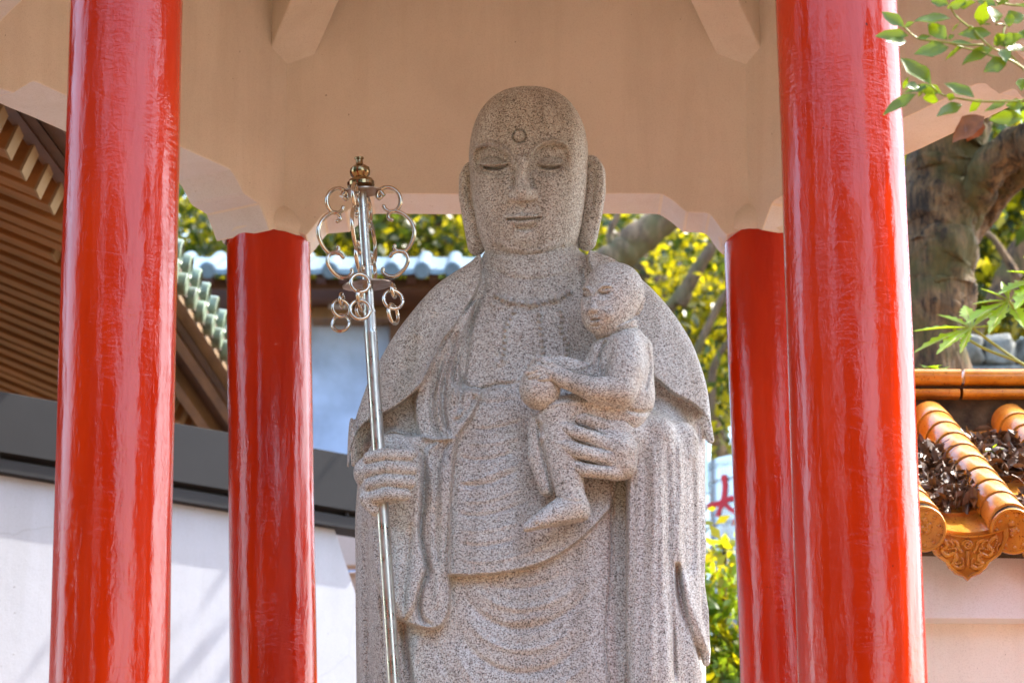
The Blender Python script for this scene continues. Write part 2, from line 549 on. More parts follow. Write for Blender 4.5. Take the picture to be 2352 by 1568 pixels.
# ceiling: hexagonal pyramid with six deep ribs
APEX = Vector((cx, 9.35, 7.25))
mb = MB()
def out(p, k, z): 
    q = ctr + (Vector((p.x, p.y, 0)) - ctr) * k
    return Vector((q.x, q.y, z))
slope = (APEX.z - Z_FRZ) / 1.83
for i in range(6):
    a, b = hexa[i], hexa[(i + 1) % 6]
    a1, b1 = out(a, 1.0, Z_FRZ), out(b, 1.0, Z_FRZ)
    mb.add([a1, b1, APEX], [(0, 1, 2)])
mb.build('ceiling', [M['cream']], pav)
for i in range(6):
    a = out(hexa[i], 0.99, Z_FRZ - 0.27); t = Vector((APEX.x, APEX.y, APEX.z - 0.27))
    dirv = (t - a).normalized(); side = dirv.cross(Vector((0, 0, 1))).normalized(); upv = side.cross(dirv)
    L = (t - a).length
    mb = MB(); rot = Matrix((side, dirv, upv)).transposed()
    mb.box((a + t) / 2 + upv * 0.15, (0.18, L, 0.30), rot, bev=0.008)
    mb.build('rib', [M['cream']], pav)
# boss at the apex and roof shell above
mb = MB(); mb.lathe((APEX.x, APEX.y, APEX.z - 0.35), [(0.05, 0), (0.12, 0.03), (0.15, 0.1), (0.15, 0.3)], 24)
mb.build('ceiling_boss', [M['cream']], pav, smooth=True)
M['rooftile'] = simple_mat('dark_roof_tile', (0.16, 0.12, 0.09), 0.6, 0.3, 9)
mb = MB()
for i in range(6):
    a, b = hexa[i], hexa[(i + 1) % 6]
    k = 1.5; ze = Z_FRZ - 0.15  # unseen eave carried out and lowered to darken the statue's head
    a0, b0 = out(a, k, ze), out(b, k, ze)
    a2, b2 = out(a, 1.04, Z_FRZ + 0.14), out(b, 1.04, Z_FRZ + 0.14)
    mb.add([a0, b0, b2, a2], [(0, 1, 2, 3)], 1)
    ah, bh = a0 + Vector((0, 0, .1)), b0 + Vector((0, 0, .1))
    mb.add([a0, b0, bh, ah], [(0, 1, 2, 3)], 0)
    mb.add([ah, bh, APEX + Vector((0, 0, .45))], [(0, 1, 2)], 0)
mb.build('roof', [M['rooftile'], M['cream']], pav)
# floor slab and steps
mb = MB()
fl = [out(p, 1.22, 0.0) for p in hexa]
mb.prism([(p.x, p.y) for p in fl], lambda x, y, d: Vector((x, y, d)), 0.004, 0.35)
M['stonefloor'] = simple_mat('red_brown_stone_floor', (0.12, 0.062, 0.02), 0.7, 0.15, 5)
mb.build('floor_slab', [M['stonefloor']], pav, bevel=0.02)
# ------------------------------------------------------------------ carving tools: a signed field on a grid, turned into one skin
class Field:
    def __init__(s, x0, x1, y0, y1, zs, h):
        s.xs = np.arange(x0, x1, h, dtype=np.float32); s.ys = np.arange(y0, y1, h, dtype=np.float32)
        s.zs = np.asarray(zs, dtype=np.float32); s.h = h
        s.F = np.full((len(s.xs), len(s.ys), len(s.zs)), 0.5, np.float32)
    def _sl(s, lo, hi):
        r = []
        for ax, a, b in zip((s.xs, s.ys, s.zs), lo, hi):
            i = max(0, int(np.searchsorted(ax, a)) - 1); j = min(len(ax), int(np.searchsorted(ax, b)) + 1)
            if j <= i: return None
            r.append(slice(i, j))
        return tuple(r)
    def _put(s, sl, d, k, op):
        F = s.F[sl]
        if op == 'add':
            if k > 0:
                hh = np.clip(0.5 + 0.5 * (F - d) / k, 0, 1); F[...] = F * (1 - hh) + d * hh - k * hh * (1 - hh)
            else: np.minimum(F, d, out=F)
        else:
            if k > 0:
                d = -d; hh = np.clip(0.5 - 0.5 * (F - d) / k, 0, 1); F[...] = F * (1 - hh) + d * hh + k * hh * (1 - hh)
            else: np.maximum(F, -d, out=F)
    def grid(s, sl): return s.xs[sl[0]][:, None, None], s.ys[sl[1]][None, :, None], s.zs[sl[2]][None, None, :]
    def ell(s, c, r, k=0.0, op='add', n=2.0, rot=None, grow=0.06):
        m = max(r) + k + grow
        sl = s._sl([c[i] - m for i in range(3)], [c[i] + m for i in range(3)])
        if sl is None: return
        X, Y, Z = s.grid(sl); X = X - c[0]; Y = Y - c[1]; Z = Z - c[2]
        if rot is not None:
            q = rot.transposed() if isinstance(rot, Matrix) else rot
            X, Y, Z = (q[0][0] * X + q[0][1] * Y + q[0][2] * Z, q[1][0] * X + q[1][1] * Y + q[1][2] * Z, q[2][0] * X + q[2][1] * Y + q[2][2] * Z)
        if n == 2.0:
            k0 = np.sqrt((X / r[0]) ** 2 + (Y / r[1]) ** 2 + (Z / r[2]) ** 2)
            k1 = np.sqrt((X / r[0] ** 2) ** 2 + (Y / r[1] ** 2) ** 2 + (Z / r[2] ** 2) ** 2) + 1e-6
            d = k0 * (k0 - 1) / k1
        else:
            k0 = (np.abs(X / r[0]) ** n + np.abs(Y / r[1]) ** n + np.abs(Z / r[2]) ** n) ** (1 / n)
            d = (k0 - 1) * min(r)
        s._put(sl, d, k, op)
    def cap(s, pts, rads, k=0.0, op='add', join=0.012, flat=None):
        """chain of tapering rounded limbs"""
        pts = [np.array(p, float) for p in pts]
        if not hasattr(rads, '__len__'): rads = [rads] * len(pts)
        m = max(rads) + k + 0.05
        A = np.array(pts)
        sl = s._sl(A.min(0) - m, A.max(0) + m)
        if sl is None: return
        X, Y, Z = s.grid(sl); D = None
        for i in range(len(pts) - 1):
            a, b = pts[i], pts[i + 1]; ab = b - a; L2 = float(ab @ ab) + 1e-12
            t = np.clip(((X - a[0]) * ab[0] + (Y - a[1]) * ab[1] + (Z - a[2]) * ab[2]) / L2, 0, 1)
            d = np.sqrt((X - a[0] - t * ab[0]) ** 2 + (Y - a[1] - t * ab[1]) ** 2 + (Z - a[2] - t * ab[2]) ** 2) - (rads[i] + t * (rads[i + 1] - rads[i]))
            D = d if D is None else np.minimum(D, d)
        s._put(sl, D.astype(np.float32), k, op)
    def box(s, c, hs, r, k=0.0, op='add', rot=None):
        m = math.sqrt(sum(x * x for x in hs)) + k + 0.05
        sl = s._sl([c[i] - m for i in range(3)], [c[i] + m for i in range(3)])
        if sl is None: return
        X, Y, Z = s.grid(sl); X = X - c[0]; Y = Y - c[1]; Z = Z - c[2]
        if rot is not None:
            q = rot.transposed()
            X, Y, Z = (q[0][0] * X + q[0][1] * Y + q[0][2] * Z, q[1][0] * X + q[1][1] * Y + q[1][2] * Z, q[2][0] * X + q[2][1] * Y + q[2][2] * Z)
        qx, qy, qz = np.abs(X) - hs[0] + r, np.abs(Y) - hs[1] + r, np.abs(Z) - hs[2] + r
        d = np.sqrt(np.maximum(qx, 0) ** 2 + np.maximum(qy, 0) ** 2 + np.maximum(qz, 0) ** 2) + np.minimum(np.maximum(qx, np.maximum(qy, qz)), 0) - r
        s._put(sl, d.astype(np.float32), k, op)
    def relief(s, H, yback, fade=0.10, sl=None):
        """raise the front (camera-side) surface by the drawn relief H"""
        sl = sl or (slice(0, len(s.xs)), slice(0, len(s.ys)), slice(0, len(s.zs)))
        X, Y, Z = s.grid(sl)
        for iy0 in range(0, Y.shape[1], 24):
            Yc = Y[:, iy0:iy0 + 24, :]
            zz = Z - EYE; zc = Yc * CP + zz * SP
            u = CU + F_PX * X / zc; v = (CV - F_PX * (zz * CP - Yc * SP) / zc) + 0 * X
            h = H.sample(u, v)
            wgt = np.clip((yback - Yc) / fade, 0, 1); wgt = wgt * wgt * (3 - 2 * wgt)
            sub = s.F[sl][:, iy0:iy0 + 24, :]
            near = np.abs(sub) < 0.16
            sub -= np.where(near, h * wgt, 0)
    def mesh(s, name, mats, parent):
        F = s.F; S = F < 0
        nx, ny, nz = F.shape
        c = S[:-1, :-1, :-1].astype(np.int8)
        tot = np.zeros((nx - 1, ny - 1, nz - 1), np.int8)
        for dx in (0, 1):
            for dy in (0, 1):
                for dz in (0, 1): tot += S[dx:nx - 1 + dx, dy:ny - 1 + dy, dz:nz - 1 + dz]
        act = (tot > 0) & (tot < 8)
        I, J, K = np.nonzero(act)
        vid = np.full(act.shape, -1, np.int64); vid[I, J, K] = np.arange(len(I))
        acc = np.zeros((len(I), 3)); cnt = np.zeros(len(I))
        C = [(a, b2, d) for a in (0, 1) for b2 in (0, 1) for d in (0, 1)]
        ax = (s.xs, s.ys, s.zs)
        for p in C:
            for axis in range(3):
                if p[axis] == 1: continue
                q = list(p); q[axis] = 1
                f0 = F[I + p[0], J + p[1], K + p[2]]; f1 = F[I + q[0], J + q[1], K + q[2]]
                cr = (f0 < 0) != (f1 < 0)
                t = np.where(cr, f0 / np.where(cr, f0 - f1, 1), 0)
                pos = []
                for d_, (base, arr) in enumerate(zip((I, J, K), ax)):
                    lo = arr[base + p[d_]]; hi = arr[base + q[d_]]
                    pos.append(lo + (hi - lo) * t)
                pos = np.stack(pos, -1)
                acc += np.where(cr[:, None], pos, 0); cnt += cr
        V = acc / cnt[:, None]
        faces = []
        for axis in range(3):
            o1, o2 = [(1, 2), (2, 0), (0, 1)][axis]
            a = [slice(1, None)] * 3; 
            sl0 = [slice(None)] * 3; sl1 = [slice(None)] * 3
            sl0[axis] = slice(0, -1); sl1[axis] = slice(1, None)
            cr = S[tuple(sl0)] != S[tuple(sl1)]
            E = np.array(np.nonzero(cr)).T
            dims = np.array(act.shape)
            E = E[(E[:, o1] > 0) & (E[:, o2] > 0) & (E[:, o1] < dims[o1]) & (E[:, o2] < dims[o2])]
            def cell(d1, d2):
                e = E.copy(); e[:, o1] -= d1; e[:, o2] -= d2
                return vid[e[:, 0], e[:, 1], e[:, 2]]
            q = np.stack([cell(1, 1), cell(0, 1), cell(0, 0), cell(1, 0)], -1)
            ins = S[E[:, 0], E[:, 1], E[:, 2]]
            q[~ins] = q[~ins][:, ::-1]
            faces.append(q)
        Fc = np.concatenate(faces); Fc = Fc[(Fc >= 0).all(1)]
        return mesh_obj(name, V, Fc, mats, parent, True)

class Relief:
    """a height drawing in photograph coordinates, px step 1.5"""
    def __init__(s, u0, u1, v0, v1, step=1.5):
        s.u0, s.v0, s.st = u0, v0, step
        s.U, s.V = np.meshgrid(np.arange(u0, u1, step, dtype=np.float32), np.arange(v0, v1, step, dtype=np.float32), indexing='ij')
        s.H = np.zeros_like(s.U)
    def sub(s, pts, m):
        p = np.asarray(pts); lo = p.min(0) - m; hi = p.max(0) + m
        i0, j0 = [max(0, int((a - b) / s.st)) for a, b in zip(lo, (s.u0, s.v0))]
        i1, j1 = [int((a - b) / s.st) + 1 for a, b in zip(hi, (s.u0, s.v0))]
        return slice(i0, max(i1, i0)), slice(j0, max(j1, j0))
    def dist(s, pts, sl, closed=False, param=False):
        U, V = s.U[sl], s.V[sl]
        D = np.full(U.shape, 1e9, np.float32); T = np.zeros_like(D)
        p = np.asarray(pts, float)
        if closed: p = np.vstack([p, p[:1]])
        n = len(p) - 1
        for i in range(n):
            a, b = p[i], p[i + 1]; ab = b - a; L2 = float(ab @ ab) + 1e-9
            t = np.clip(((U - a[0]) * ab[0] + (V - a[1]) * ab[1]) / L2, 0, 1)
            d = np.sqrt((U - a[0] - t * ab[0]) ** 2 + (V - a[1] - t * ab[1]) ** 2)
            T = np.where(d < D, (i + t) / n, T); D = np.minimum(D, d)
        return (D, T) if param else D
    def stroke(s, pts, w, h, curve=True, taper=0.12, sharp=2.0):
        p = spline(pts, 6) if curve and len(pts) > 2 else np.array(pts, float)
        sl = s.sub(p, 4 * w)
        D, T = s.dist(p, sl, param=True)
        e = np.exp(-(D / w) ** sharp)
        if taper > 0: e = e * np.clip(T / taper, 0, 1) ** 0.7 * np.clip((1 - T) / taper, 0, 1) ** 0.7
        s.H[sl] += h * e
    def inside(s, pts, sl):
        U, V = s.U[sl], s.V[sl]; ins = np.zeros(U.shape, bool); p = np.asarray(pts, float); n = len(p)
        for i in range(n):
            a, b = p[i], p[(i + 1) % n]
            if a[1] == b[1]: continue
            c = ((a[1] > V) != (b[1] > V)) & (U < (b[0] - a[0]) * (V - a[1]) / (b[1] - a[1]) + a[0])
            ins ^= c
        return ins
    def region(s, pts, h, soft=8, curve=True, fall=0.0, falld=120.0):
        """raise inside a closed outline; soft = width of the edge; fall: the raise dies off away from the edge"""
        p = spline(pts, 6, True) if curve else np.array(pts, float)
        sl = s.sub(p, soft * 2 + 4)
        D = s.dist(p, sl, closed=True); ins = s.inside(p, sl)
        sd = np.where(ins, D, -D)
        t = np.clip((sd + soft * 0.5) / soft, 0, 1); t = t * t * (3 - 2 * t)
        hh = h * t
        if fall > 0: hh = hh * (1 - fall * np.clip(sd / falld, 0, 1))
        s.H[sl] += hh
    def open_region(s, edge, side_pts, h, soft=8, fall=0.0, falld=150.0):
        """raised sheet: crisp only along 'edge'; it fades behind it. side_pts close the outline"""
        e = spline(edge, 6); p = np.vstack([e, np.array(side_pts, float)])
        sl = s.sub(p, soft * 2 + 4)
        D = s.dist(e, sl); ins = s.inside(p, sl)
        t = np.clip((np.where(ins, D, -D) + soft * 0.5) / soft, 0, 1)
        Dall = s.dist(p, sl, closed=True)
        t = np.where(ins, t, np.where(Dall < soft, t, 0)); t = t * t * (3 - 2 * t)
        hh = h * t
        if fall > 0: hh = hh * (1 - fall * np.clip(D / falld, 0, 1))
        s.H[sl] += hh
    def bump(s, c, r, h):
        sl = s.sub([c], 3 * r)
        d2 = ((s.U[sl] - c[0]) ** 2 + (s.V[sl] - c[1]) ** 2) / r ** 2
        s.H[sl] += h * (np.clip(1 - d2, 0, 1) ** 0.6 if r < 16 else np.clip(1 - d2, 0, 1) ** 2)
    def blur(s, k=1):
        for _ in range(k):
            H = s.H.copy()
            H[1:-1] = (s.H[:-2] + 2 * s.H[1:-1] + s.H[2:]) / 4; G = H.copy()
            G[:, 1:-1] = (H[:, :-2] + 2 * H[:, 1:-1] + H[:, 2:]) / 4; s.H = G
    def sample(s, u, v):
        a = np.clip((u - s.u0) / s.st, 0, s.H.shape[0] - 1.001); b = np.clip((v - s.v0) / s.st, 0, s.H.shape[1] - 1.001)
        i = a.astype(np.int32); j = b.astype(np.int32); a = a - i; b = b - j
        H = s.H
        return H[i, j] * (1 - a) * (1 - b) + H[i + 1, j] * a * (1 - b) + H[i, j + 1] * (1 - a) * b + H[i + 1, j + 1] * a * b

# ------------------------------------------------------------------ the granite statue
Y0 = 9.40
statue = empty('stone_statue', (0.06, Y0, 0.35), 'large speckled granite monk statue with closed eyes and draped robe, holding a small child', 'statue')

def zs_list(z0, zfine, z1, h, hc):
    lo = np.arange(z0, zfine, hc); return np.concatenate([lo, np.arange(zfine, z1, h)])

# --- body: silhouette loft
sil_l = [(596, 1120), (607, 1108), (625, 1078), (650, 1036), (685, 985), (720, 955), (760, 927), (800, 902), (840, 880), (900, 852), (950, 838), (1000, 826), (1040, 822),
         (1100, 822), (1200, 816), (1300, 817), (1400, 817), (1568, 819)]
sil_r = [(596, 1330), (603, 1352), (620, 1410), (650, 1462), (685, 1503), (720, 1533), (760, 1560), (800, 1581), (840, 1597), (900, 1612), (950, 1618), (1000, 1620), (1040, 1620),
         (1100, 1619), (1200, 1620), (1300, 1618), (1400, 1620), (1568, 1621)]
dep = [(596, .135), (630, .19), (680, .235), (760, .272), (850, .295), (950, .315), (1100, .335), (1300, .345), (1568, .35)]
zz_l = [P(u, v, Y0) for v, u in sil_l]; zz_r = [P(u, v, Y0) for v, u in sil_r]; zz_d = [(P(1200, v, Y0 - d).z if v > 640 else P(1200, v, Y0).z, d) for v, d in dep]
sm_l = spline([(p.z, p.x) for p in zz_l][::-1], 6); sm_r = spline([(p.z, p.x) for p in zz_r][::-1], 6)
def body_dims(z):
    L = np.interp(z, sm_l[:, 0], sm_l[:, 1])
    Rr = np.interp(z, sm_r[:, 0], sm_r[:, 1])
    D = np.interp(z, [a for a, _ in zz_d][::-1], [d for _, d in zz_d][::-1])
    return L, Rr, D
ZT = P(1200, 596, Y0).z
zb = P(1200, 1600, Y0).z
zsl = zs_list(0.5, zb - 0.25, ZT + 0.14, 0.004, 0.04)
B = Field(-0.62, 0.70, Y0 - 0.60, Y0 + 0.34, zsl, 0.004)
X, Y, Z = B.grid((slice(None),) * 3)
L, Rr, D = body_dims(zsl)
below = np.clip((P(1200, 1568, Y0).z - zsl) / 2.2, 0, 1)
L = L - 0.02 * below; Rr = Rr + 0.02 * below
cxz = ((L + Rr) / 2)[None, None, :]; hw = ((Rr - L) / 2)[None, None, :]; Dz = D[None, None, :]
dback = np.minimum(Dz, 0.30)
dy = np.where(Y < Y0, Dz, dback)
n_ = 2.15
k0 = (np.abs((X - cxz) / hw) ** n_ + np.abs((Y - Y0) / dy) ** n_) ** (1 / n_)
B.F[...] = ((k0 - 1) * np.minimum(hw, dy) * 0.97).astype(np.float32)
top = (Z - ZT - 0.02)
B.F[...] = np.maximum(B.F, top)
B.F[...] = np.maximum(B.F, 0.52 - Z)
# neck
nk = P(1224, 600, Y0 - 0.06)
B.cap([(nk.x, nk.y + 0.01, nk.z - 0.12), (nk.x, nk.y, nk.z + 0.12)], [0.160, 0.142], k=0.05)

RB = Relief(760, 1700, 560, 1610)
# viewer-left: robe fold over the chest with its long collar bands
RB.region([(1092, 690), (1070, 745), (1052, 800), (1038, 850), (1040, 882), (1060, 893), (1104, 896), (1092, 938), (1070, 975), (1046, 1003), (1010, 1010), (972, 1004),
           (958, 975), (953, 930), (962, 888), (984, 836), (1012, 788), (1044, 742)], 0.026, 7)
RB.stroke([(1100, 680), (1078, 760), (1068, 840), (1060, 900), (1052, 950)], 6, -0.012)
RB.stroke([(1050, 760), (1030, 830), (1018, 900), (1020, 960), (1034, 998)], 6, -0.014)
RB.stroke([(1030, 800), (1002, 870), (992, 930), (1000, 980), (1010, 1004)], 7, -0.012)
RB.stroke([(1090, 700), (1062, 790), (1048, 870), (1040, 930)], 7, 0.010)
RB.stroke([(1040, 790), (1012, 870), (1006, 930), (1016, 985)], 6, 0.008)
RB.stroke([(1096, 905), (1078, 935), (1058, 960), (1040, 968)], 5, -0.010)
RB.stroke([(1086, 900), (1070, 925), (1052, 945)], 5, -0.006)
# collar of the inner robe crossing the chest
RB.stroke([(1100, 690), (1066, 790), (1058, 850), (1066, 880), (1100, 893), (1150, 882), (1200, 880)], 4, -0.010)
# cape on the viewer's left shoulder, crisp lower edge
cape_l = [(1106, 600), (1104, 640), (1090, 676), (1060, 722), (1040, 752), (1013, 788), (992, 838), (962, 890), (932, 918), (900, 940), (868, 955), (842, 970), (822, 992), (808, 1030), (803, 1072)]
RB.open_region(cape_l, [(740, 1080), (740, 560), (1104, 560)], 0.042, 6, 0.25, 260)
RB.stroke([(1086, 690), (1052, 745), (1018, 800), (985, 858), (948, 900)], 6, 0.007)
RB.stroke([(1010, 720), (985, 770), (960, 830), (935, 870)], 20, -0.010)
RB.stroke([(960, 770), (930, 830), (900, 890)], 16, -0.006)
RB.stroke([(1070, 640), (1035, 690), (1000, 740)], 18, -0.004)
# viewer-right shoulder cape
cape_r = [(1350, 600), (1374, 650), (1410, 720), (1450, 790), (1495, 858), (1520, 880), (1545, 902), (1575, 918), (1600, 934), (1618, 955), (1632, 985), (1645, 1018)]
RB.open_region(cape_r, [(1700, 1018), (1700, 560), (1352, 560)], 0.042, 6, 0.2, 260)
# neck crease and chest V
RB.stroke([(1118, 608), (1160, 632), (1224, 642), (1290, 630), (1332, 606)], 5, -0.007)
RB.stroke([(1112, 640), (1112, 665), (1098, 690)], 5, -0.008)
RB.stroke([(1338, 612), (1345, 650), (1360, 700)], 7, -0.012)
RB.stroke([(1168, 700), (1150, 705), (1120, 690)], 6, 0.004)
# carved necklace
def beads(path, r, h, step):
    p = spline(path, 12); acc = 0
    for i in range(1, len(p)):
        acc += np.hypot(*(p[i] - p[i - 1]))
        if acc >= step: RB.bump(p[i], r, h * 2.4); acc = 0
beads([(1130, 668), (1150, 684), (1185, 693), (1222, 697), (1262, 690), (1300, 676), (1318, 664)], 6.5, 0.007, 14)
beads([(1188, 705), (1172, 730), (1160, 760), (1158, 800), (1152, 830)], 5.5, 0.006, 12.5)
beads([(1240, 705), (1240, 735), (1243, 765), (1246, 800), (1242, 830)], 6, 0.006, 13)
beads([(1282, 700), (1290, 730), (1288, 760), (1302, 790), (1300, 820)], 5.5, 0.006, 12.5)
for c_ in ((1170, 690), (1222, 694), (1275, 684)): RB.bump(c_, 14, 0.009); RB.bump(c_, 6, 0.004)
RB.stroke([(1136, 828), (1150, 836), (1166, 820)], 5, 0.006); RB.stroke([(1148, 790), (1140, 815)], 4, 0.005)
RB.stroke([(1275, 824), (1292, 842), (1314, 836)], 5, 0.006)
# hanging panel between sleeve and apron
RB.region([(962, 1000), (1000, 1008), (1046, 1004), (1052, 1000), (1044, 1060), (1038, 1130), (1035, 1220), (1034, 1310), (1034, 1380), (1022, 1425), (1000, 1443), (965, 1440), (925, 1425),
           (890, 1400), (860, 1300), (850, 1150), (880, 1050), (920, 1010)], 0.030, 7)
RB.stroke([(905, 1012), (945, 1018), (968, 1042), (975, 1085), (974, 1150), (966, 1220), (978, 1285), (984, 1310), (970, 1340), (962, 1380), (968, 1420), (998, 1440)], 5.5, -0.020)
RB.stroke([(1036, 1006), (1010, 1060), (1000, 1130), (998, 1220), (1004, 1300)], 6, -0.007)
RB.stroke([(1012, 1012), (985, 1040), (992, 1100), (996, 1180)], 6, 0.007)
RB.stroke([(1022, 1030), (1018, 1120), (1016, 1220), (1018, 1330)], 7, 0.006)
for x_ in (1052, 1040, 1028, 1014, 1000): RB.stroke([(x_, 1012), (x_ - 10, 1035), (x_ - 14, 1070)], 3, -0.004)
RB.stroke([(1000, 1180), (994, 1260), (1006, 1340), (1000, 1400)], 8, 0.006)
RB.stroke([(1048, 1005), (1042, 1060), (1037, 1130), (1034, 1220), (1033, 1320), (1034, 1380)], 3.5, -0.009, taper=0.05)
# sleeve below the gripping hand: long vertical folds
RB.region([(830, 1010), (900, 1005), (950, 1030), (968, 1080), (962, 1200), (975, 1300), (956, 1380), (925, 1425), (900, 1400), (880, 1700), (800, 1700), (800, 1010)], 0.016, 14)
for pts, w_, h_ in (([(838, 1200), (842, 1350), (848, 1568), (850, 1600)], 8, -0.010), ([(858, 1215), (868, 1380), (880, 1568), (882, 1600)], 11, 0.012),
                    ([(945, 1200), (935, 1300), (925, 1410), (940, 1568), (942, 1600)], 9, -0.010), ([(905, 1210), (915, 1330), (905, 1450)], 10, 0.006),
                    ([(960, 1460), (950, 1530), (955, 1600)], 9, 0.007), ([(925, 1430), (932, 1500), (950, 1568), (955, 1600)], 6, -0.008),
                    ([(826, 1080), (840, 1040), (880, 1015)], 5, -0.008), ([(832, 1010), (860, 985), (910, 975)], 5, -0.005), ([(870, 1005), (905, 990), (945, 1003)], 5, 0.009)):
    RB.stroke(pts, w_, h_, taper=0.08)
# apron hem and drapery of the lower robe
RB.open_region([(1030, 1320), (1075, 1321), (1130, 1317), (1180, 1310), (1222, 1300), (1262, 1284), (1300, 1262), (1335, 1236), (1365, 1208), (1400, 1170)],
               [(1420, 1100), (1420, 900), (1030, 900)], 0.030, 4, 0.9, 160)
for pts, h_ in (([(1056, 1046), (1085, 1056), (1130, 1054), (1185, 1036)], -.006), ([(1052, 1112), (1085, 1116), (1130, 1108), (1190, 1080)], -.006), ([(1060, 1108), (1120, 1092), (1200, 1062)], .004),
                ([(1052, 1176), (1085, 1185), (1140, 1178), (1215, 1150)], -.006), ([(1056, 1246), (1090, 1254), (1135, 1250), (1185, 1238)], -.006), ([(1060, 1150), (1120, 1148), (1205, 1118)], .004),
                ([(1056, 1215), (1110, 1218), (1190, 1200)], .004), ([(1062, 1286), (1120, 1288), (1200, 1272), (1270, 1240)], .004), ([(1078, 915), (1130, 925), (1190, 915)], -.005),
                ([(1085, 985), (1130, 985), (1200, 968)], -.006), ([(1070, 1016), (1130, 1018), (1200, 1000)], .004), ([(1130, 880), (1190, 890), (1220, 900)], -.005)):
    RB.stroke(pts, 5, h_ * 0.85)
for pts, h_ in (([(1060, 1360), (1100, 1408), (1160, 1440), (1230, 1440), (1310, 1400), (1380, 1330)], -.009), ([(1056, 1400), (1110, 1462), (1180, 1490), (1260, 1480), (1340, 1430)], .007),
                ([(1080, 1345), (1140, 1385), (1210, 1396), (1290, 1370), (1360, 1310)], .007), ([(1048, 1440), (1100, 1510), (1180, 1545), (1270, 1530), (1360, 1460)], -.009),
                ([(1100, 1560), (1180, 1590), (1270, 1580), (1370, 1510)], .007), ([(1120, 1340), (1180, 1352), (1250, 1340), (1310, 1310)], -.006),
                ([(1040, 1480), (1070, 1540), (1110, 1600)], .006), ([(990, 1460), (1020, 1530), (1050, 1600)], -.006), ([(1160, 1425), (1210, 1420), (1260, 1408)], .005)):
    RB.stroke(pts, 9, h_ * 0.72, taper=0.25)
RB.stroke([(1405, 1090), (1406, 1180), (1404, 1280), (1400, 1350), (1394, 1420), (1390, 1480), (1398, 1560), (1402, 1600)], 3.2, -0.009, taper=0.02)
rr_ = random.Random(4)
RB.H *= 1.35
B.relief(RB, Y0 - 0.07, 0.16)
B.F[...] = np.maximum(B.F, (B.zs - ZT + 0.004)[None, None, :])
B.cap([(nk.x, nk.y + 0.01, nk.z - 0.10), (nk.x, nk.y, nk.z + 0.12)], [0.152, 0.142], k=0.02)

# cape tips hanging past the silhouette
def tip(pts, r, y):
    B.cap([tuple(P(u, v, y)) for u, v in pts], r, k=0.012)
tip([(872, 880), (850, 925), (834, 965), (823, 1005), (817, 1040), (815, 1064)], [.030, .028, .024, .020, .016, .011], Y0 - 0.10)
tip([(1585, 880), (1600, 920), (1612, 955), (1622, 982), (1632, 1010)], [.030, .028, .025, .019, .012], Y0 - 0.09)
# big hanging sleeve on the viewer's right
def slab(u0, v0, u1, v1, y0, y1, r, k=0.02):
    a = P(u0, v0, y0); b = P(u1, v0, y0); c = P(u0, v1, y0)
    cx_ = (a.x + b.x) / 2; zt, zb_ = a.z, c.z
    B.box((cx_, (y0 + y1) / 2, (zt + zb_) / 2), ((b.x - a.x) / 2, (y1 - y0) / 2, (zt - zb_) / 2), r, k)
YS = Y0 - 0.415
zt = P(1480, 952, YS + 0.03).z
for (ul, vl, ur) in ((1440, 952, 1545),):
    a = P(1441, 1200, YS); b = P(1612, 1200, YS)
    B.box((a.x + 0.075, YS + 0.14, (zt + 0.55) / 2), (0.073, 0.145, (zt - 0.55) / 2), 0.055, 0.0)
    # outer lower part of the sleeve
    z2 = P(1570, 962, YS + 0.09).z
    B.box((b.x - 0.078, YS + 0.215, (z2 + 0.55) / 2), (0.080, 0.15, (z2 - 0.55) / 2), 0.06, 0.035)
# forearm reaching forward under the child
fa = P(1500, 990, Y0 - 0.16); fb = P(1425, 1010, YS + 0.03)
B.cap([tuple(fa), tuple(fb)], [0.10, 0.072], k=0.03)
R2 = Relief(1380, 1700, 900, 1610)
for pts, w_, h_ in (([(1500, 1000), (1504, 1150), (1500, 1300), (1498, 1450), (1496, 1600)], 9, 0.010), ([(1478, 1010), (1480, 1150), (1474, 1350), (1466, 1600)], 9, -0.006),
                    ([(1530, 1000), (1536, 1150), (1538, 1300), (1545, 1450), (1550, 1600)], 8, -0.012), ([(1560, 990), (1565, 1120), (1562, 1260), (1580, 1400), (1600, 1500)], 9, 0.010),
                    ([(1590, 1050), (1592, 1200), (1588, 1320)], 9, -0.008), ([(1556, 1290), (1562, 1360), (1580, 1430), (1605, 1500), (1628, 1550)], 6.5, -0.020),
                    ([(1575, 1310), (1590, 1390), (1615, 1460), (1634, 1510)], 9, 0.013), ([(1516, 1080), (1520, 1250), (1518, 1400)], 6, 0.006),
                    ([(1448, 985), (1447, 1150), (1443, 1350), (1432, 1600)], 6, 0.006)):
    R2.stroke(pts, w_, h_, taper=0.1)
R2.H *= 1.2
i0 = int(np.searchsorted(B.xs, P(1415, 1100, YS).x)); j1 = int(np.searchsorted(B.ys, Y0))
B.relief(R2, Y0 - 0.05, 0.08, (slice(i0, None), slice(0, j1), slice(0, None)))
# ruffled outer hem on the far right edge
for pts, r_ in (([(1606, 1150), (1612, 1250), (1608, 1330), (1616, 1400), (1620, 1470), (1624, 1520)], [.012, .016, .012, .018, .016, .012]),):
    B.cap([tuple(P(u - 2, v, Y0 - 0.13)) for u, v in pts], r_, k=0.02)

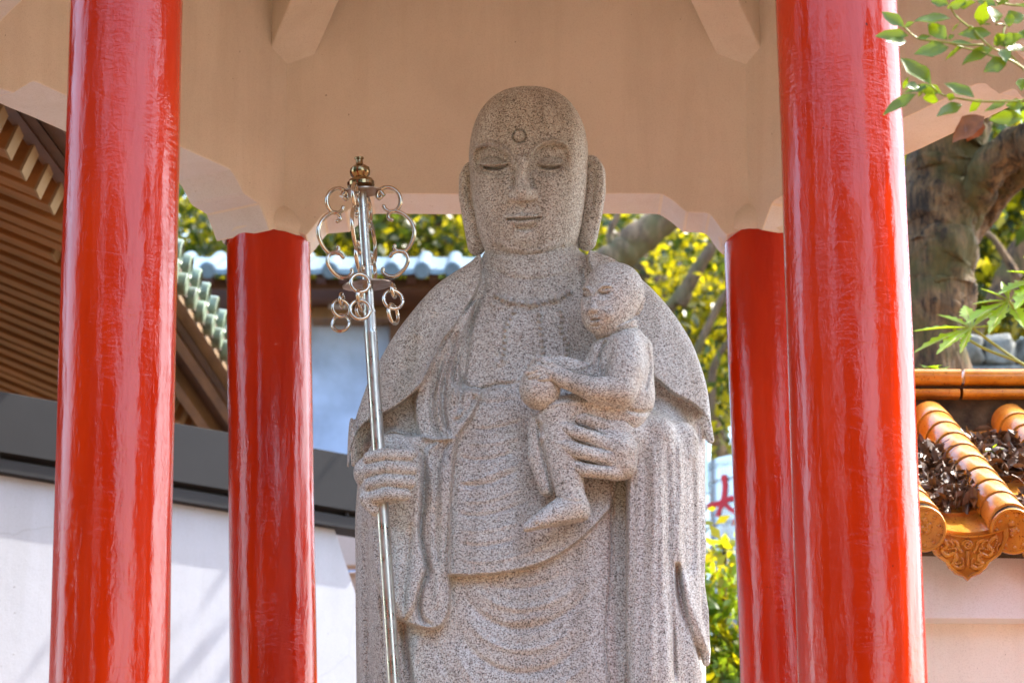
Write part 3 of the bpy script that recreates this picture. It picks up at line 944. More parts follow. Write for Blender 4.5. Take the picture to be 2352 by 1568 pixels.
# --- gripping hand (viewer's left) closed round the staff
YH = Y0 - 0.435       # depth of the staff inside the hand
def Q(u, v, y): return tuple(P(u, v, y))
B.cap([Q(850, 1085, YH + 0.03), Q(880, 1120, YH + 0.05)], [0.050, 0.052], k=0.02)
B.cap([Q(905, 1060, Y0 - 0.30), Q(890, 1095, YH + 0.06)], [0.085, 0.060], k=0.04)
fing = [((838, 1075), (850, 1052), (885, 1044), (938, 1046)), ((835, 1100), (850, 1082), (888, 1074), (944, 1077)),
        ((840, 1128), (853, 1112), (888, 1104), (942, 1107)), ((848, 1154), (862, 1141), (890, 1134), (930, 1136))]
for i, f in enumerate(fing):
    ys = (YH + 0.035, YH - 0.012, YH - 0.042, YH - 0.018)
    B.cap([Q(u, v, y) for (u, v), y in zip(f, ys)], [.0195, .0212, .0212, .0195 if i < 3 else .0175], k=0.002)
    B.cap([Q(f[3][0], f[3][1], YH - 0.016), Q(f[3][0] - 8, f[3][1] + 3, YH + 0.03)], [.0165, .016], k=0.006)
# fist underside, heel of the hand
B.cap([Q(842, 1145, YH + 0.01), Q(862, 1170, YH + 0.008)], [.024, .021], k=0.012)
# thumb lying over the top behind the index finger
B.cap([Q(905, 1030, YH + 0.06), Q(930, 1028, YH + 0.03), Q(948, 1040, YH + 0.012)], [.024, .020, .016], k=0.006)
B.mesh('robed_body', M['granite'], statue)
del B
# --- head
YHD = Y0 - 0.07
hz = P(1215, 370, YHD)
H_ = Field(hz.x - 0.27, hz.x + 0.27, hz.y - 0.33, hz.y + 0.27, np.arange(hz.z - 0.40, hz.z + 0.27, 0.0022), 0.0022)
H_.ell(Q(1214, 372, YHD), (.190, .222, .236), n=2.35)
H_.ell(Q(1215, 476, YHD - 0.038), (.170, .180, .226), k=0.045, n=2.12)
# neck goes down into the collar
H_.cap([(hz.x + .012, YHD + 0.03, hz.z - 0.37), (hz.x + .006, YHD + 0.02, hz.z - 0.18)], [.142, .136], k=0.02)
RH = Relief(1030, 1420, 180, 640, 1.0)
# brows run into the nose
bl = [(1094, 338), (1106, 330), (1122, 326), (1138, 330), (1153, 338), (1167, 350), (1177, 366), (1183, 390)]
br = [(1303, 336), (1290, 326), (1272, 322), (1252, 326), (1236, 335), (1224, 349), (1215, 366), (1213, 390)]
for b_ in (bl, br): RH.stroke(b_, 4.0, 0.0105, taper=0.10); RH.stroke([(x, y + 9) for x, y in b_], 5.0, -0.0070, taper=0.15)
# sockets under the brows
for pts, c_ in (([(1098, 345), (1125, 337), (1150, 348), (1168, 368), (1174, 390), (1160, 398), (1130, 400), (1103, 392), (1094, 370)], 0),
                ([(1224, 388), (1224, 366), (1238, 345), (1262, 333), (1290, 338), (1302, 356), (1300, 382), (1270, 398), (1240, 398)], 0)):
    RH.region(pts, -0.0105, 20)
# lids
for pts in ([(1108, 372), (1120, 369), (1137, 370), (1154, 370), (1162, 376)], [(1240, 373), (1252, 369), (1268, 369), (1284, 370), (1292, 375)]):
    p = np.array(pts); RH.region(np.vstack([p, p[::-1] + [0, 14]]), 0.0085, 16)
for pts, w_, h_ in (([(1103, 379), (1118, 385), (1137, 387), (1155, 384), (1168, 378)], 3.0, -0.0125), ([(1234, 379), (1248, 384), (1264, 386), (1281, 383), (1294, 377)], 3.0, -0.0125),
                    ([(1106, 374), (1120, 377), (1137, 378), (1155, 376), (1165, 373)], 2.6, 0.0045), ([(1237, 374), (1250, 377), (1264, 378), (1280, 376), (1291, 373)], 2.6, 0.0045),
                    ([(1104, 366), (1120, 361), (1137, 361), (1157, 364)], 1.8, -0.0035), ([(1242, 364), (1256, 360), (1272, 360), (1292, 365)], 1.8, -0.0035),
                    ([(1110, 389), (1137, 393), (1160, 389)], 2.6, 0.0035), ([(1240, 388), (1264, 392), (1288, 388)], 2.6, 0.0035)):
    RH.stroke(pts, w_, h_, taper=0.2)
# nose ridge along the brow line
RH.stroke([(1199, 352), (1199, 385), (1200, 420), (1201, 450)], 9.5, 0.016, taper=0.10)
# mouth
RH.region([(1166, 500), (1182, 494), (1197, 491), (1205, 493), (1214, 490), (1230, 493), (1241, 499), (1222, 502), (1204, 503), (1184, 503)], 0.0075, 7)
RH.region([(1176, 505), (1204, 505), (1232, 502), (1224, 511), (1210, 517), (1192, 517)], 0.0085, 8)
RH.stroke([(1163, 503), (1180, 503), (1204, 503.5), (1226, 501.5), (1244, 498)], 2.6, -0.0125, taper=0.08)
RH.stroke([(1180, 519), (1193, 523), (1207, 525), (1221, 522), (1234, 517)], 5.5, -0.0075, taper=0.35)
RH.stroke([(1182, 388), (1180, 412), (1176, 434)], 6, -0.006); RH.stroke([(1217, 388), (1220, 412), (1225, 432)], 6, -0.006)
RH.stroke([(1198, 478), (1199, 489)], 3.0, -0.003); RH.bump((1204, 503), 42, 0.006)
RH.stroke([(1172, 470), (1163, 482), (1158, 494)], 5, -0.0025); RH.stroke([(1232, 468), (1242, 480), (1247, 492)], 5, -0.0025)
RH.bump((1205, 548), 34, 0.007)
# cheeks
RH.bump((1130, 450), 52, 0.005); RH.bump((1280, 448), 52, 0.005)
RH.stroke([(1130, 560), (1160, 580), (1210, 592), (1262, 583), (1296, 562)], 5, -0.005)
RH.stroke([(1138, 548), (1165, 566), (1212, 577), (1260, 568), (1290, 550)], 6, 0.003)
RH.stroke([(1193 + 13 * math.cos(a), 313 + 13 * math.sin(a)) for a in np.linspace(0, 6.28, 13)], 3.2, -0.006, taper=0)
RH.H *= 1.8
H_.relief(RH, YHD - 0.02, 0.08)
fr = lambda u, v, d: Q(u, v, YHD - d)
# nose: bridge, tip, wings
H_.cap([fr(1198, 362, .208), fr(1199, 410, .232), fr(1201, 443, .254)], [.013, .0175, .0250], k=0.005)
H_.cap([fr(1181, 448, .220), fr(1191, 447, .242)], [.0205, .018], k=0.004)
H_.cap([fr(1222, 447, .220), fr(1212, 446, .242)], [.0205, .018], k=0.004)
z_n = fr(1201, 466, .24)[2]
H_.box((fr(1201, 470, .23)[0], fr(1201, 470, .264)[1], z_n - .012), (.045, .024, .013), .003, k=0.004, op='sub')
# urna
cu_ = fr(1193, 313, .205); H_.ell(fr(1193, 313, .222), (.0165, .023, .0165), k=0.001)
H_.mesh('head', M['granite'], statue)
del H_
# ears, each a long plate with rim, hollow and lobe
def ear(side, pts, yb):
    us = [p[0] for p in pts]; c = Q(sum(us) / len(us), 460, yb)
    E = Field(c[0] - 0.09, c[0] + 0.09, c[1] - 0.10, c[1] + 0.10, np.arange(c[2] - 0.19, c[2] + 0.19, 0.003), 0.003)
    # flattened chain: several capsules fanned in depth
    for dy_ in (-0.034, -0.012, 0.012, 0.034):
        E.cap([Q(u, v, yb + dy_ * k_ - 0.0) for u, v, r, k_ in pts], [r for u, v, r, k_ in pts], k=0.012)
    RE = Relief(1030, 1420, 320, 620, 1.0)
    s_ = side
    if s_ < 0:
        RE.stroke([(1072, 375), (1062, 395), (1060, 430), (1066, 470), (1076, 510)], 4, 0.005)
        RE.stroke([(1080, 400), (1076, 440), (1082, 480)], 6, -0.012)
        RE.stroke([(1090, 540), (1092, 572)], 7, 0.004)
    else:
        RE.stroke([(1360, 360), (1378, 375), (1385, 410), (1382, 460), (1372, 510)], 4, 0.005)
        RE.stroke([(1362, 385), (1366, 415), (1362, 450), (1360, 480)], 6, -0.014)
        RE.stroke([(1350, 535), (1352, 565)], 7, 0.004)
    E.relief(RE, yb, 0.04)
    return E.mesh('ear', M['granite'], statue)
ear(-1, [(1083, 388, .022, .7), (1077, 410, .030, 1), (1077, 450, .031, 1), (1085, 500, .031, 1), (1092, 540, .030, .9), (1095, 566, .027, .7)], YHD + 0.02)
ear(1, [(1357, 376, .026, .7), (1365, 398, .034, 1), (1366, 440, .034, 1), (1358, 490, .034, 1), (1351, 530, .032, .9), (1347, 554, .029, .7)], YHD + 0.02)

# --- the statue's left hand under the child
YL = Y0 - 0.47
c = P(1330, 1010, YL)
G = Field(c.x - 0.22, c.x + 0.22, c.y - 0.12, c.y + 0.20, np.arange(c.z - 0.20, c.z + 0.20, 0.0033), 0.0033)
G.box(Q(1416, 1024, YL + 0.055), (.056, .052, .104), .045, k=0.02, rot=Matrix.Rotation(R(-6), 3, 'Y'))
F4 = [[(1262, 941), (1285, 950), (1345, 962), (1420, 984)], [(1247, 958), (1275, 974), (1330, 994), (1420, 1024)],
      [(1254, 1003), (1280, 1016), (1330, 1036), (1420, 1058)], [(1281, 1046), (1305, 1060), (1345, 1078), (1415, 1085)]]
for i, f in enumerate(F4):
    dy_ = (0.020, 0.0, 0.002, 0.014)[i]
    ys = (YL + 0.016 + dy_, YL - 0.006 + dy_, YL - 0.018 + dy_, YL + 0.028)
    rr0 = (.0200, .0232, .0232, .0212)[i]
    G.cap([Q(u, v, y) for (u, v), y in zip(f, ys)], [rr0 * .86, rr0 * .98, rr0 * 1.06, rr0 * 1.1], k=0.003)
G.cap([Q(1290, 1000, YL + 0.034), Q(1420, 1035, YL + 0.045)], [.040, .060], k=0.012)
G.cap([Q(1280, 1040, YL + 0.036), Q(1420, 1065, YL + 0.045)], [.030, .045], k=0.012)
G.cap([Q(1280, 965, YL + 0.034), Q(1420, 990, YL + 0.06)], [.028, .050], k=0.012)
RG = Relief(1220, 1470, 900, 1130, 1.0)
for pts in ([(1285, 958), (1340, 980), (1400, 1000)], [(1262, 984), (1330, 1014), (1412, 1038)], [(1272, 1030), (1335, 1058), (1408, 1072)]):
    RG.stroke(pts, 2.6, -0.007, taper=0.08)
G.relief(RG, YL + 0.12, 0.05)
G.mesh('supporting_hand', M['granite'], statue)
del G

# --- the child carried on the arm
YC = Y0 - 0.395
c = P(1360, 910, YC)
K = Field(c.x - 0.28, c.x + 0.24, c.y - 0.22, c.y + 0.20, np.arange(c.z - 0.48, c.z + 0.46, 0.0032), 0.0032)
q = lambda u, v, d=0.0: Q(u, v, YC - d)
# torso, seat and thigh
K.ell(q(1422, 860, 0.0), (.098, .085, .135), n=2.3)
K.ell(q(1432, 922, 0.0), (.092, .085, .070), k=0.03)
K.cap([q(1425, 775, 0.01), q(1425, 800, 0.0)], [.062, .078], k=0.03)
K.cap([q(1468, 800, -0.02), q(1470, 900, -0.02)], [.040, .042], k=0.02)
K.cap([q(1345, 868, 0.02), q(1400, 850, 0.0)], [.040, .07], k=0.03)
K.cap([q(1430, 950, 0.01), q(1340, 935, 0.045), q(1275, 950, 0.06)], [.070, .052, .043], k=0.02)
# lower leg, ankle and foot (near leg)
K.cap([q(1282, 950, .055), q(1288, 1010, .05), q(1302, 1080, .045), q(1312, 1150, .045)], [.052, .055, .050, .042], k=0.015)
K.cap([q(1316, 1165, .045), q(1282, 1180, .058), q(1240, 1200, .068), q(1216, 1212, .07)], [.048, .042, .030, .020], k=0.016)
K.cap([q(1330, 1175, .03), q(1290, 1195, .05)], [.034, .034], k=0.012)
# far leg, low against the robe
K.cap([q(1238, 975, .02), q(1240, 1050, .012), q(1258, 1120, .01)], [.034, .036, .028], k=0.012)
sole = P(1250, 1222, YC - .06)
rot = Matrix.Rotation(R(-14), 3, 'Y')
rs_ = Matrix.Rotation(R(-14), 3, 'Y'); cb_ = P(1278, 1204, YC - .05) + rs_ @ Vector((0, 0, -.0575))
K.box(tuple(cb_), (.15, .10, .055), .002, k=0.003, op='sub', rot=rs_)
# near arm: shoulder, elbow, wrist
K.cap([q(1436, 800, .065), q(1436, 850, .085), q(1424, 897, .105)], [.052, .055, .047], k=0.02)
K.cap([q(1424, 897, .105), q(1360, 893, .13), q(1300, 872, .135)], [.045, .036, .027], k=0.014)
# near hand: palm and fingers over the round fruit
K.cap([q(1296, 868, .135), q(1262, 856, .135)], [.026, .020], k=0.012)
for i_, (a_, b_, c_) in enumerate((((1262, 848), (1238, 842), (1218, 847)), ((1258, 854), (1232, 851), (1210, 857)), ((1262, 860), (1238, 861), (1216, 867)), ((1268, 866), (1246, 870), (1228, 875)))):
    K.cap([q(*a_, .140), q(*b_, .146), q(*c_, .135)], [.0095, .0085, .0065], k=0.003)
K.cap([q(1286, 850, .135), q(1262, 836, .14), q(1248, 832, .135)], [.012, .010, .008], k=0.004)
# far hand on top
K.cap([q(1330, 850, .06), q(1290, 838, .09), q(1250, 836, .095)], [.030, .028, .022], k=0.012)
for v_, l_ in ((826, 1222), (834, 1216), (843, 1214)):
    K.cap([q(1250, v_ + 2, .098), q(1232, v_, .10), q(l_, v_ + 7, .092)], [.0095, .0085, .0065], k=0.003)
# collar band
RK = Relief(1180, 1560, 580, 1270, 1.0)
RK.stroke([(1350, 772), (1365, 768), (1395, 758), (1430, 744), (1462, 734), (1484, 736)], 6, 0.008)
RK.stroke([(1350, 783), (1372, 778), (1402, 768), (1436, 756), (1480, 752)], 3, -0.006)
RK.stroke([(1392, 780), (1378, 815), (1378, 860)], 3.5, -0.011)
RK.stroke([(1378, 815), (1360, 840), (1330, 855)], 4, -0.005)
RK.stroke([(1484, 790), (1492, 840), (1480, 900)], 5, -0.006)
RK.stroke([(1440, 940), (1470, 948), (1500, 944)], 5, -0.007)
RK.stroke([(1214, 880), (1222, 925), (1248, 940)], 3, -0.003)
RK.stroke([(1245, 1145), (1275, 1140), (1310, 1150), (1340, 1150)], 3, -0.003)
for x_ in (1218, 1228, 1240): RK.stroke([(x_, 1208), (x_ + 8, 1200)], 2, -0.004)
RK.stroke([(1236, 960), (1244, 1030), (1262, 1100), (1272, 1140)], 4, -0.010)
RK.stroke([(1250, 935), (1290, 925), (1350, 925), (1400, 935)], 5, 0.004)
RK.H *= 1.4
K.relief(RK, YC + 0.02, 0.06)
child = K.mesh('carried_child', M['granite'], statue)
child['label'] = 'small carved child in a round-collared gown, sitting on the arm'
del K
# child's head
hc = P(1404, 686, YC - .03)
K = Field(hc.x - 0.16, hc.x + 0.16, hc.y - 0.17, hc.y + 0.16, np.arange(hc.z - 0.17, hc.z + 0.15, 0.0024), 0.0024)
K.ell(tuple(P(1410, 672, YC - .025)), (.092, .105, .090), n=2.1)
K.ell(tuple(P(1393, 705, YC - .05)), (.078, .080, .083), k=0.03)
K.ell(tuple(P(1378, 734, YC - .066)), (.040, .036, .040), k=0.04)
RC = Relief(1310, 1500, 590, 780, 0.8)
for pts, w_, h_ in (([(1336, 666), (1344, 660), (1354, 665), (1358, 678)], 3, .006), ([(1366, 680), (1372, 666), (1388, 656), (1406, 656)], 3, .006),
                    ([(1340, 678), (1347, 681), (1355, 679)], 2.4, -.004), ([(1374, 672), (1388, 675), (1402, 670)], 2.4, -.009),
                    ([(1338, 673), (1347, 673), (1356, 675)], 2, .003), ([(1374, 667), (1388, 667), (1402, 666)], 2, .003),
                    ([(1356, 733), (1366, 735), (1380, 732)], 2.4, -.009), ([(1360, 728), (1367, 729), (1376, 727)], 2.6, .003), ([(1360, 739), (1367, 740), (1376, 737)], 2.8, .003),
                    ([(1356, 748), (1368, 749), (1380, 746)], 3, -.004)):
    RC.stroke(pts, w_, h_, taper=.2)
RC.region([(1338, 670), (1354, 668), (1358, 684), (1346, 688), (1337, 684)], -.0035, 12)
RC.region([(1370, 680), (1374, 664), (1398, 660), (1408, 670), (1400, 682), (1382, 686)], -.0035, 12)
RC.bump((1396, 720), 24, .005); RC.bump((1345, 712), 12, .003)
RC.H *= 1.6
K.relief(RC, YC, 0.05)
K.cap([Q(1361, 684, YC - .118), Q(1361, 700, YC - .126), Q(1361, 709, YC - .131)], [.004, .007, .0095], k=0.009)
K.cap([Q(1354, 711, YC - .122), Q(1371, 710, YC - .120)], [.006, .0065], k=0.006)
K.mesh('child_head', M['granite'], child)
K = Field(hc.x + .03, hc.x + .16, hc.y - .08, hc.y + .10, np.arange(hc.z - .08, hc.z + .07, .0024), .0024)
ye = YC - .02
for dy_ in (-.012, .008):
    K.cap([Q(1466, 672, ye + dy_), Q(1472, 685, ye + dy_), Q(1469, 702, ye + dy_), Q(1462, 714, ye + dy_)], [.014, .015, .013, .013], k=.006)
RC = Relief(1440, 1500, 640, 740, .8)
RC.stroke([(1464, 678), (1462, 692), (1460, 700)], 3.2, -.010); RC.stroke([(1470, 676), (1476, 690), (1470, 706)], 2.5, .003)
K.relief(RC, ye + .01, .03)
K.mesh('child_ear', M['granite'], child)
# round fruit in the child's hands
K = Field(c.x - .28, c.x - .06, c.y - .22, c.y + .06, np.arange(P(1238, 960, YC - .1).z - .02, P(1238, 820, YC - .1).z + .05, .0028), .0028)
K.ell(q(1240, 893, .085), (.062, .062, .064))
K.ell(q(1243, 868, .085), (.048, .05, .05), k=.02)
K.mesh('round_fruit', M['granite'], child)
del K
# moulded pedestal under the robe
mb = MB()
mb.lathe((0.06, Y0, 0.352), [(0.95, 0), (0.95, 0.10), (0.80, 0.14), (0.78, 0.2), (0.72, 0.22)], 8)
mb.build('pedestal', [M['granite']], statue, bevel=0.01)
# ------------------------------------------------------------------ ringed staff in the statue's fist
def staff():
    top = P(825, 366, Y0 - 0.50); fist = P(873, 1090, Y0 - 0.435); low = P(915, 1568, Y0 - 0.415)
    d = (low - fist).normalized()
    foot = fist + d * ((fist.z - 0.57) / -d.z)
    t = empty('ringed_staff', foot, 'tall polished steel monk staff with scrolled arms and loose rings, gripped in the statue\'s fist', 'staff')
    ax = (top - fist).normalized()
    def at(v):      # point on the axis seen at height v
        s = 0.0; lo, hi = -4.0, 4.0
        for _ in range(40):
            m_ = (lo + hi) / 2; p = fist + ax * m_
            if proj(*p)[1] > v: lo = m_
            else: hi = m_
        return fist + ax * lo
    xx = (Vector((1, 0, 0)) - ax * ax.x).normalized(); rot = Matrix((xx, ax.cross(xx), ax)).transposed()
    # shaft: lower tube, sleeve, thinner upper tube
    mb = MB()
    mb.tube([foot, at(1568), at(1090), at(764)], [.0205, .0205, .0195, .0195], 32)
    mb.tube([at(768), at(763), at(712), at(710)], [.0200, .0188, .0182, .0150], 32)
    mb.tube([at(712), at(440)], [.0165, .0150], 32)
    for v_ in (766, 716): mb.tube([at(v_ + 1.5), at(v_ - 1.5)], [.0202, .0202], 32)
    mb.build('shaft', [M['steel']], t, smooth=True, angle=35)
    def L(v): return (at(v) - at(440)).dot(ax)
    mb = MB(); px = 0.00133
    prof = [(2, 436), (24, 436), (27, 431), (31, 424), (31, 414), (27, 406), (17, 402), (17.5, 400), (22, 392), (23.5, 383), (22, 372), (15, 362 + 3), (9, 361), (8.2, 357), (8, 347), (10.5, 345), (10.5, 341), (9.5, 340), (2, 340)]
    c0 = at(440)
    mb.lathe(c0, [(r * px, (440 - (436 - (436 - v) * .80)) * px) for r, v in prof], 40, rot)
    mb.build('gourd_finial', [M['bronze']], t, smooth=True, angle=30)
    for v_, r_, nm in ((441, 46, 'upper_plate'), (655, 57, 'lower_plate')):
        mb = MB(); mb.lathe(at(v_), [(r_ * px, -.002), (r_ * px, .002)], 48, rot)
        mb.build(nm, [M['platem']], t, smooth=True, angle=30)
    # scrolled arms: (radial px from the axis, height in photo px)
    C = []
    C.append([(50, 470), (44, 474), (40, 466), (44, 452), (60, 441), (80, 446), (96, 466), (99, 492), (90, 514), (74, 520), (60, 512), (55, 500)])
    C.append([(74, 546), (66, 540), (66, 528), (76, 519), (94, 523), (118, 548), (129, 585), (121, 622), (104, 647), (88, 648), (76, 638), (76, 628)])
    C.append([(64, 660), (72, 650), (90, 647), (104, 656), (108, 680), (96, 706), (76, 724), (56, 724), (42, 710), (42, 698)])
    def arm(ang, sc=1.0, dv=0):
        ca, sa = math.cos(ang), math.sin(ang)
        mb = MB()
        for cc in C:
            pts = []
            for r_, v_ in spline(cc, 5):
                vv = 436 + (v_ - 441) * 0.72 * 1.0 + dv
                pts.append(at(vv) + rot @ Vector((ca * r_ * px * .89, sa * r_ * px * .89, 0)))
            mb.tube(pts, .0062, 10)
            for e_ in (pts[0], pts[-1]):
                mb.lathe(e_ - Vector((0, 0, .0062)), [(.001, 0), (.0045, .002), (.0062, .006), (.0045, .0104), (.001, .0124)], 10)
        mb.tube([at(441) + rot @ Vector((ca * .058, sa * .058, -.004)), at(452) + rot @ Vector((ca * .068, sa * .068, -.004))], .0075, 8)
        return mb.build('scroll_arm', [M['ringm']], t, smooth=True, angle=60)
    angs = [R(-6), R(208), R(-101), R(80)]
    for a in angs: arm(a)
    def ring(c, R0, r, n):
        mb = MB(); z = Vector(n).normalized().to_track_quat('Z', 'Y').to_matrix()
        mb.torus(c, R0, r, z, 32, 10, gap=0.05)
        mb.build('loose_ring', [M['ringm']], t, smooth=True, angle=60)
    g = .0056
    rings = [((904, 668), 14, (1, -.25, .1), .10), ((903, 688), 22, (.35, -1, .1), .10), ((903, 721), 22, (.9, -.45, .1), .10),
             ((785, 690), 15, (1, -.2, 0), -.02), ((783, 708), 20, (.45, -1, .05), -.02), ((783, 742), 20, (-.2, -1, .15), -.02),
             ((827, 650), 21, (.25, -1, .05), .155), ((826, 681), 14, (1, -.3, 0), .155), ((827, 711), 22, (.15, -1, .05), .155),
             ((834, 700), 16, (1, -.6, .1), -.07), ((832, 716), 18, (.8, -.8, .1), -.07)]
    for (u, v), r_, n, dep_ in rings:
        ring(P(u, v, at(690).y - dep_), r_ * px, g, n)
staff()

# ------------------------------------------------------------------ more materials
M['wood'] = simple_mat('tan_painted_rafter', (0.30, 0.12, 0.03), 0.5, 0.3, 5, 0.003, 40, stretch=(.4, 2, 2))
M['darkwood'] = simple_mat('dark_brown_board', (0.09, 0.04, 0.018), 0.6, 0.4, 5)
M['rafter_end'] = simple_mat('cream_painted_end', (0.30, 0.19, 0.09), 0.5, 0.1)
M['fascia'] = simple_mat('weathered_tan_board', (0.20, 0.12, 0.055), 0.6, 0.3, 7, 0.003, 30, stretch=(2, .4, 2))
M['greysteel'] = simple_mat('dark_grey_painted_steel', (0.03, 0.03, 0.033), 0.5, 0.12, 1.5, 0.001, 200, spec=0.12)
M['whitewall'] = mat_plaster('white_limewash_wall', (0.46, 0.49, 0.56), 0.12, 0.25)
M['pinkwall'] = mat_plaster('pale_pink_panel', (0.62, 0.52, 0.49), 0.12)
M['bluewall'] = simple_mat('pale_blue_render', (0.36, 0.47, 0.68), 0.8, 0.22, 3.5, 0.004, 30)
M['celadon'] = simple_mat('celadon_glazed_tile', (0.17, 0.23, 0.15), 0.3, 0.35, 18, 0.003, 50, col2=(0.07, 0.075, 0.045))
M['bluetile'] = simple_mat('blue_grey_glazed_tile', (0.10, 0.16, 0.21), 0.30, 0.3, 9, 0.002, 60)
M['moss'] = simple_mat('mossy_dark_mortar', (0.075, 0.058, 0.035), 0.9, 0.5, 14, 0.010, 40, col2=(0.028, 0.02, 0.014))
M['grout'] = simple_mat('dark_joint', (0.05, 0.035, 0.022), 0.9, 0.4, 20, 0.006, 60)

def mat_yellow(name='amber_glazed_tile', c1=(0.52, 0.20, 0.018), c2=(0.72, 0.34, 0.045), pinkish=0.35):
    m, n, l, b = new_mat(name)
    vec = coords(n, l)
    c = ramp(n, l, noise(n, l, vec, 11, 5, 0.6), [(0.3, c1), (0.7, c2)])
    wear = ramp(n, l, noise(n, l, vec, 5, 5, 0.65, 0.5), [(0.42, (0, 0, 0)), (0.68, (pinkish,) * 3)])
    c = mix(n, l, wear, c, (0.62, 0.33, 0.17))
    sp = ramp(n, l, noise(n, l, vec, 120, 2, 0.5), [(0.30, (0.4, 0.25, 0.15)), (0.36, (1, 1, 1))])
    c = mix(n, l, 1.0, c, sp, 'MULTIPLY')
    l.new(c, b.inputs['Base Color'])
    b.inputs['Roughness'].default_value = 0.22
    b.inputs['Coat Weight'].default_value = 0.5
    l.new(bump(n, l, noise(n, l, vec, 30, 4), 0.4, 0.002), b.inputs['Normal'])
    return m
M['amber'] = mat_yellow()
M['ambersolid'] = mat_yellow('deep_amber_glaze', (0.40, 0.14, 0.008), (0.68, 0.30, 0.025), 0.12)
def mat_bark(name, c1, c2, c3):
    m, n, l, b = new_mat(name)
    v = coords(n, l, (1, 1, .22)); v1 = coords(n, l)
    c = ramp(n, l, noise(n, l, v, 22, 8, 0.75, .8), [(0.40, c1), (0.58, c2)])
    c = mix(n, l, ramp(n, l, noise(n, l, v1, 3.2, 5, .6), [(0.48, (0, 0, 0)), (0.6, (.8,) * 3)]), c, c3)
    l.new(c, b.inputs['Base Color']); b.inputs['Roughness'].default_value = 0.85
    l.new(bump(n, l, noise(n, l, v, 20, 7, .7, .8), 1.0, 0.02), b.inputs['Normal'])
    return m
M['bark'] = mat_bark('mossy_brown_bark', (0.02, 0.011, 0.006), (0.19, 0.105, 0.045), (0.075, 0.065, 0.014))
M['bark2'] = mat_bark('grey_brown_bark', (0.06, 0.035, 0.02), (0.20, 0.13, 0.075), (0.10, 0.09, 0.03))
M['leafA'] = mat_leaf('yellow_green_leaf', (0.06, 0.10, 0.008), (0.16, 0.20, 0.012), .5)
M['leafB'] = mat_leaf('deep_green_leaf', (0.010, 0.028, 0.005), (0.03, 0.065, 0.010), .30)
M['leafC'] = mat_leaf('fresh_green_leaf', (0.05, 0.12, 0.015), (0.10, 0.20, 0.025), .45)
M['leafD'] = mat_leaf('very_dark_leaf', (0.008, 0.022, 0.006), (0.018, 0.045, 0.010), .12, .6)
M['papaya'] = mat_leaf('papaya_leaf', (0.06, 0.17, 0.015), (0.14, 0.28, 0.03), .45, .3)
M['nearleaf'] = mat_leaf('glossy_twig_leaf', (0.025, 0.085, 0.006), (0.08, 0.16, 0.012), .3, .3)
M['stem'] = simple_mat('yellow_green_stem', (0.30, 0.30, 0.05), 0.5, 0.2, 20)
M['litter'] = simple_mat('dry_brown_leaf', (0.13, 0.08, 0.05), 0.45, 0.6, 40, 0.002, 60, col2=(0.045, 0.025, 0.018))

# ------------------------------------------------------------------ hall on the left: eave, steel beam, white wall
hall = empty('temple_hall', (-3.0, 13.5, 0), 'hall at the left with tan rafters, celadon tile ends, grey steel beam, white wall', 'hall')
EX = lambda y: -1.93 + (y - 12) * 0.090 - 0.012 * max(0, y - 14.5) ** 2 * 0
EZ = lambda y: 5.70 - 0.010 * (y - 12) * (y - 15) * 0.4
y = 10.6; i = 0
rg = random.Random(3)
SL = 0.42
while y < 18.0:
    e = Vector((EX(y) - (0 if y < 13.2 else .22), y, EZ(y) + (0 if y < 13.2 else .22 * SL) + rg.uniform(-.006, .006)))
    a = e + Vector((-3.2, 0, 3.2 * SL))
    mid = (a + e) / 2; L_ = (e - a).length
    dv = (e - a).normalized(); side = Vector((0, 1, 0)); up = side.cross(dv) * -1
    if up.z < 0: up = -up
    rot = Matrix((dv, side, up)).transposed()
    mb = MB(); mb.box(mid, (L_, .125, .16), rot, 0, .006)
    mb.box(e + dv * .004, (.012, .126, .161), rot, 1)
    mb.build('rafter', [M['wood'], M['rafter_end']], hall)
    y += .245; i += 1
mb = MB()    # boards over the rafters
ys_ = np.linspace(10.2, 18.6, 30)
for a, b in zip(ys_[:-1], ys_[1:]):
    pa, pb = Vector((EX(a) + .12, a, EZ(a) + .05 - .05)), Vector((EX(b) + .12, b, EZ(b) + .05 - .05))
    mb.add([pa + Vector((0, 0, .02)), pb + Vector((0, 0, .02)), pb + Vector((-3.6, 0, 3.6 * SL + .02)), pa + Vector((-3.6, 0, 3.6 * SL + .02))], [(0, 1, 2, 3)])
    mb.add([pa + Vector((0, 0, .10)), pb + Vector((0, 0, .10)), pb + Vector((-3.6, 0, 3.6 * SL + .14)), pa + Vector((-3.6, 0, 3.6 * SL + .14))], [(0, 1, 2, 3)])
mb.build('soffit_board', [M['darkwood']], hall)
def bandcurve(du, h, w_, mat, name, ya=13.0, yb=18.6):
    mb = MB(); n = 26; ys2 = np.linspace(ya, yb, n)
    ring = []
    for y_ in ys2:
        c = Vector((EX(y_) + du, y_, EZ(y_) + h))
        ring.append([c + Vector((-w_ / 2, 0, -.05)), c + Vector((w_ / 2, 0, -.04)), c + Vector((w_ / 2, 0, .05)), c + Vector((-w_ / 2, 0, .05))])
    b0 = 0
    for r_ in ring: mb.v += [tuple(p) for p in r_]
    for k in range(n - 1):
        for q_ in range(4):
            a = k * 4 + q_; b = k * 4 + (q_ + 1) % 4
            mb.f.append((a, b, b + 4, a + 4)); mb.m.append(0)
    mb.f.append((0, 1, 2, 3)); mb.m.append(0)
    mb.build(name, [mat], hall)
bandcurve(.03, .075, .05, M['fascia'], 'eave_board')
bandcurve(.12, .12, .06, M['fascia'], 'eave_board')
bandcurve(-.13, .06, .05, M['fascia'], 'inner_eave_board', 13.3)
bandcurve(.03, .075, .05, M['darkwood'], 'eave_board', 10.2, 13.0)
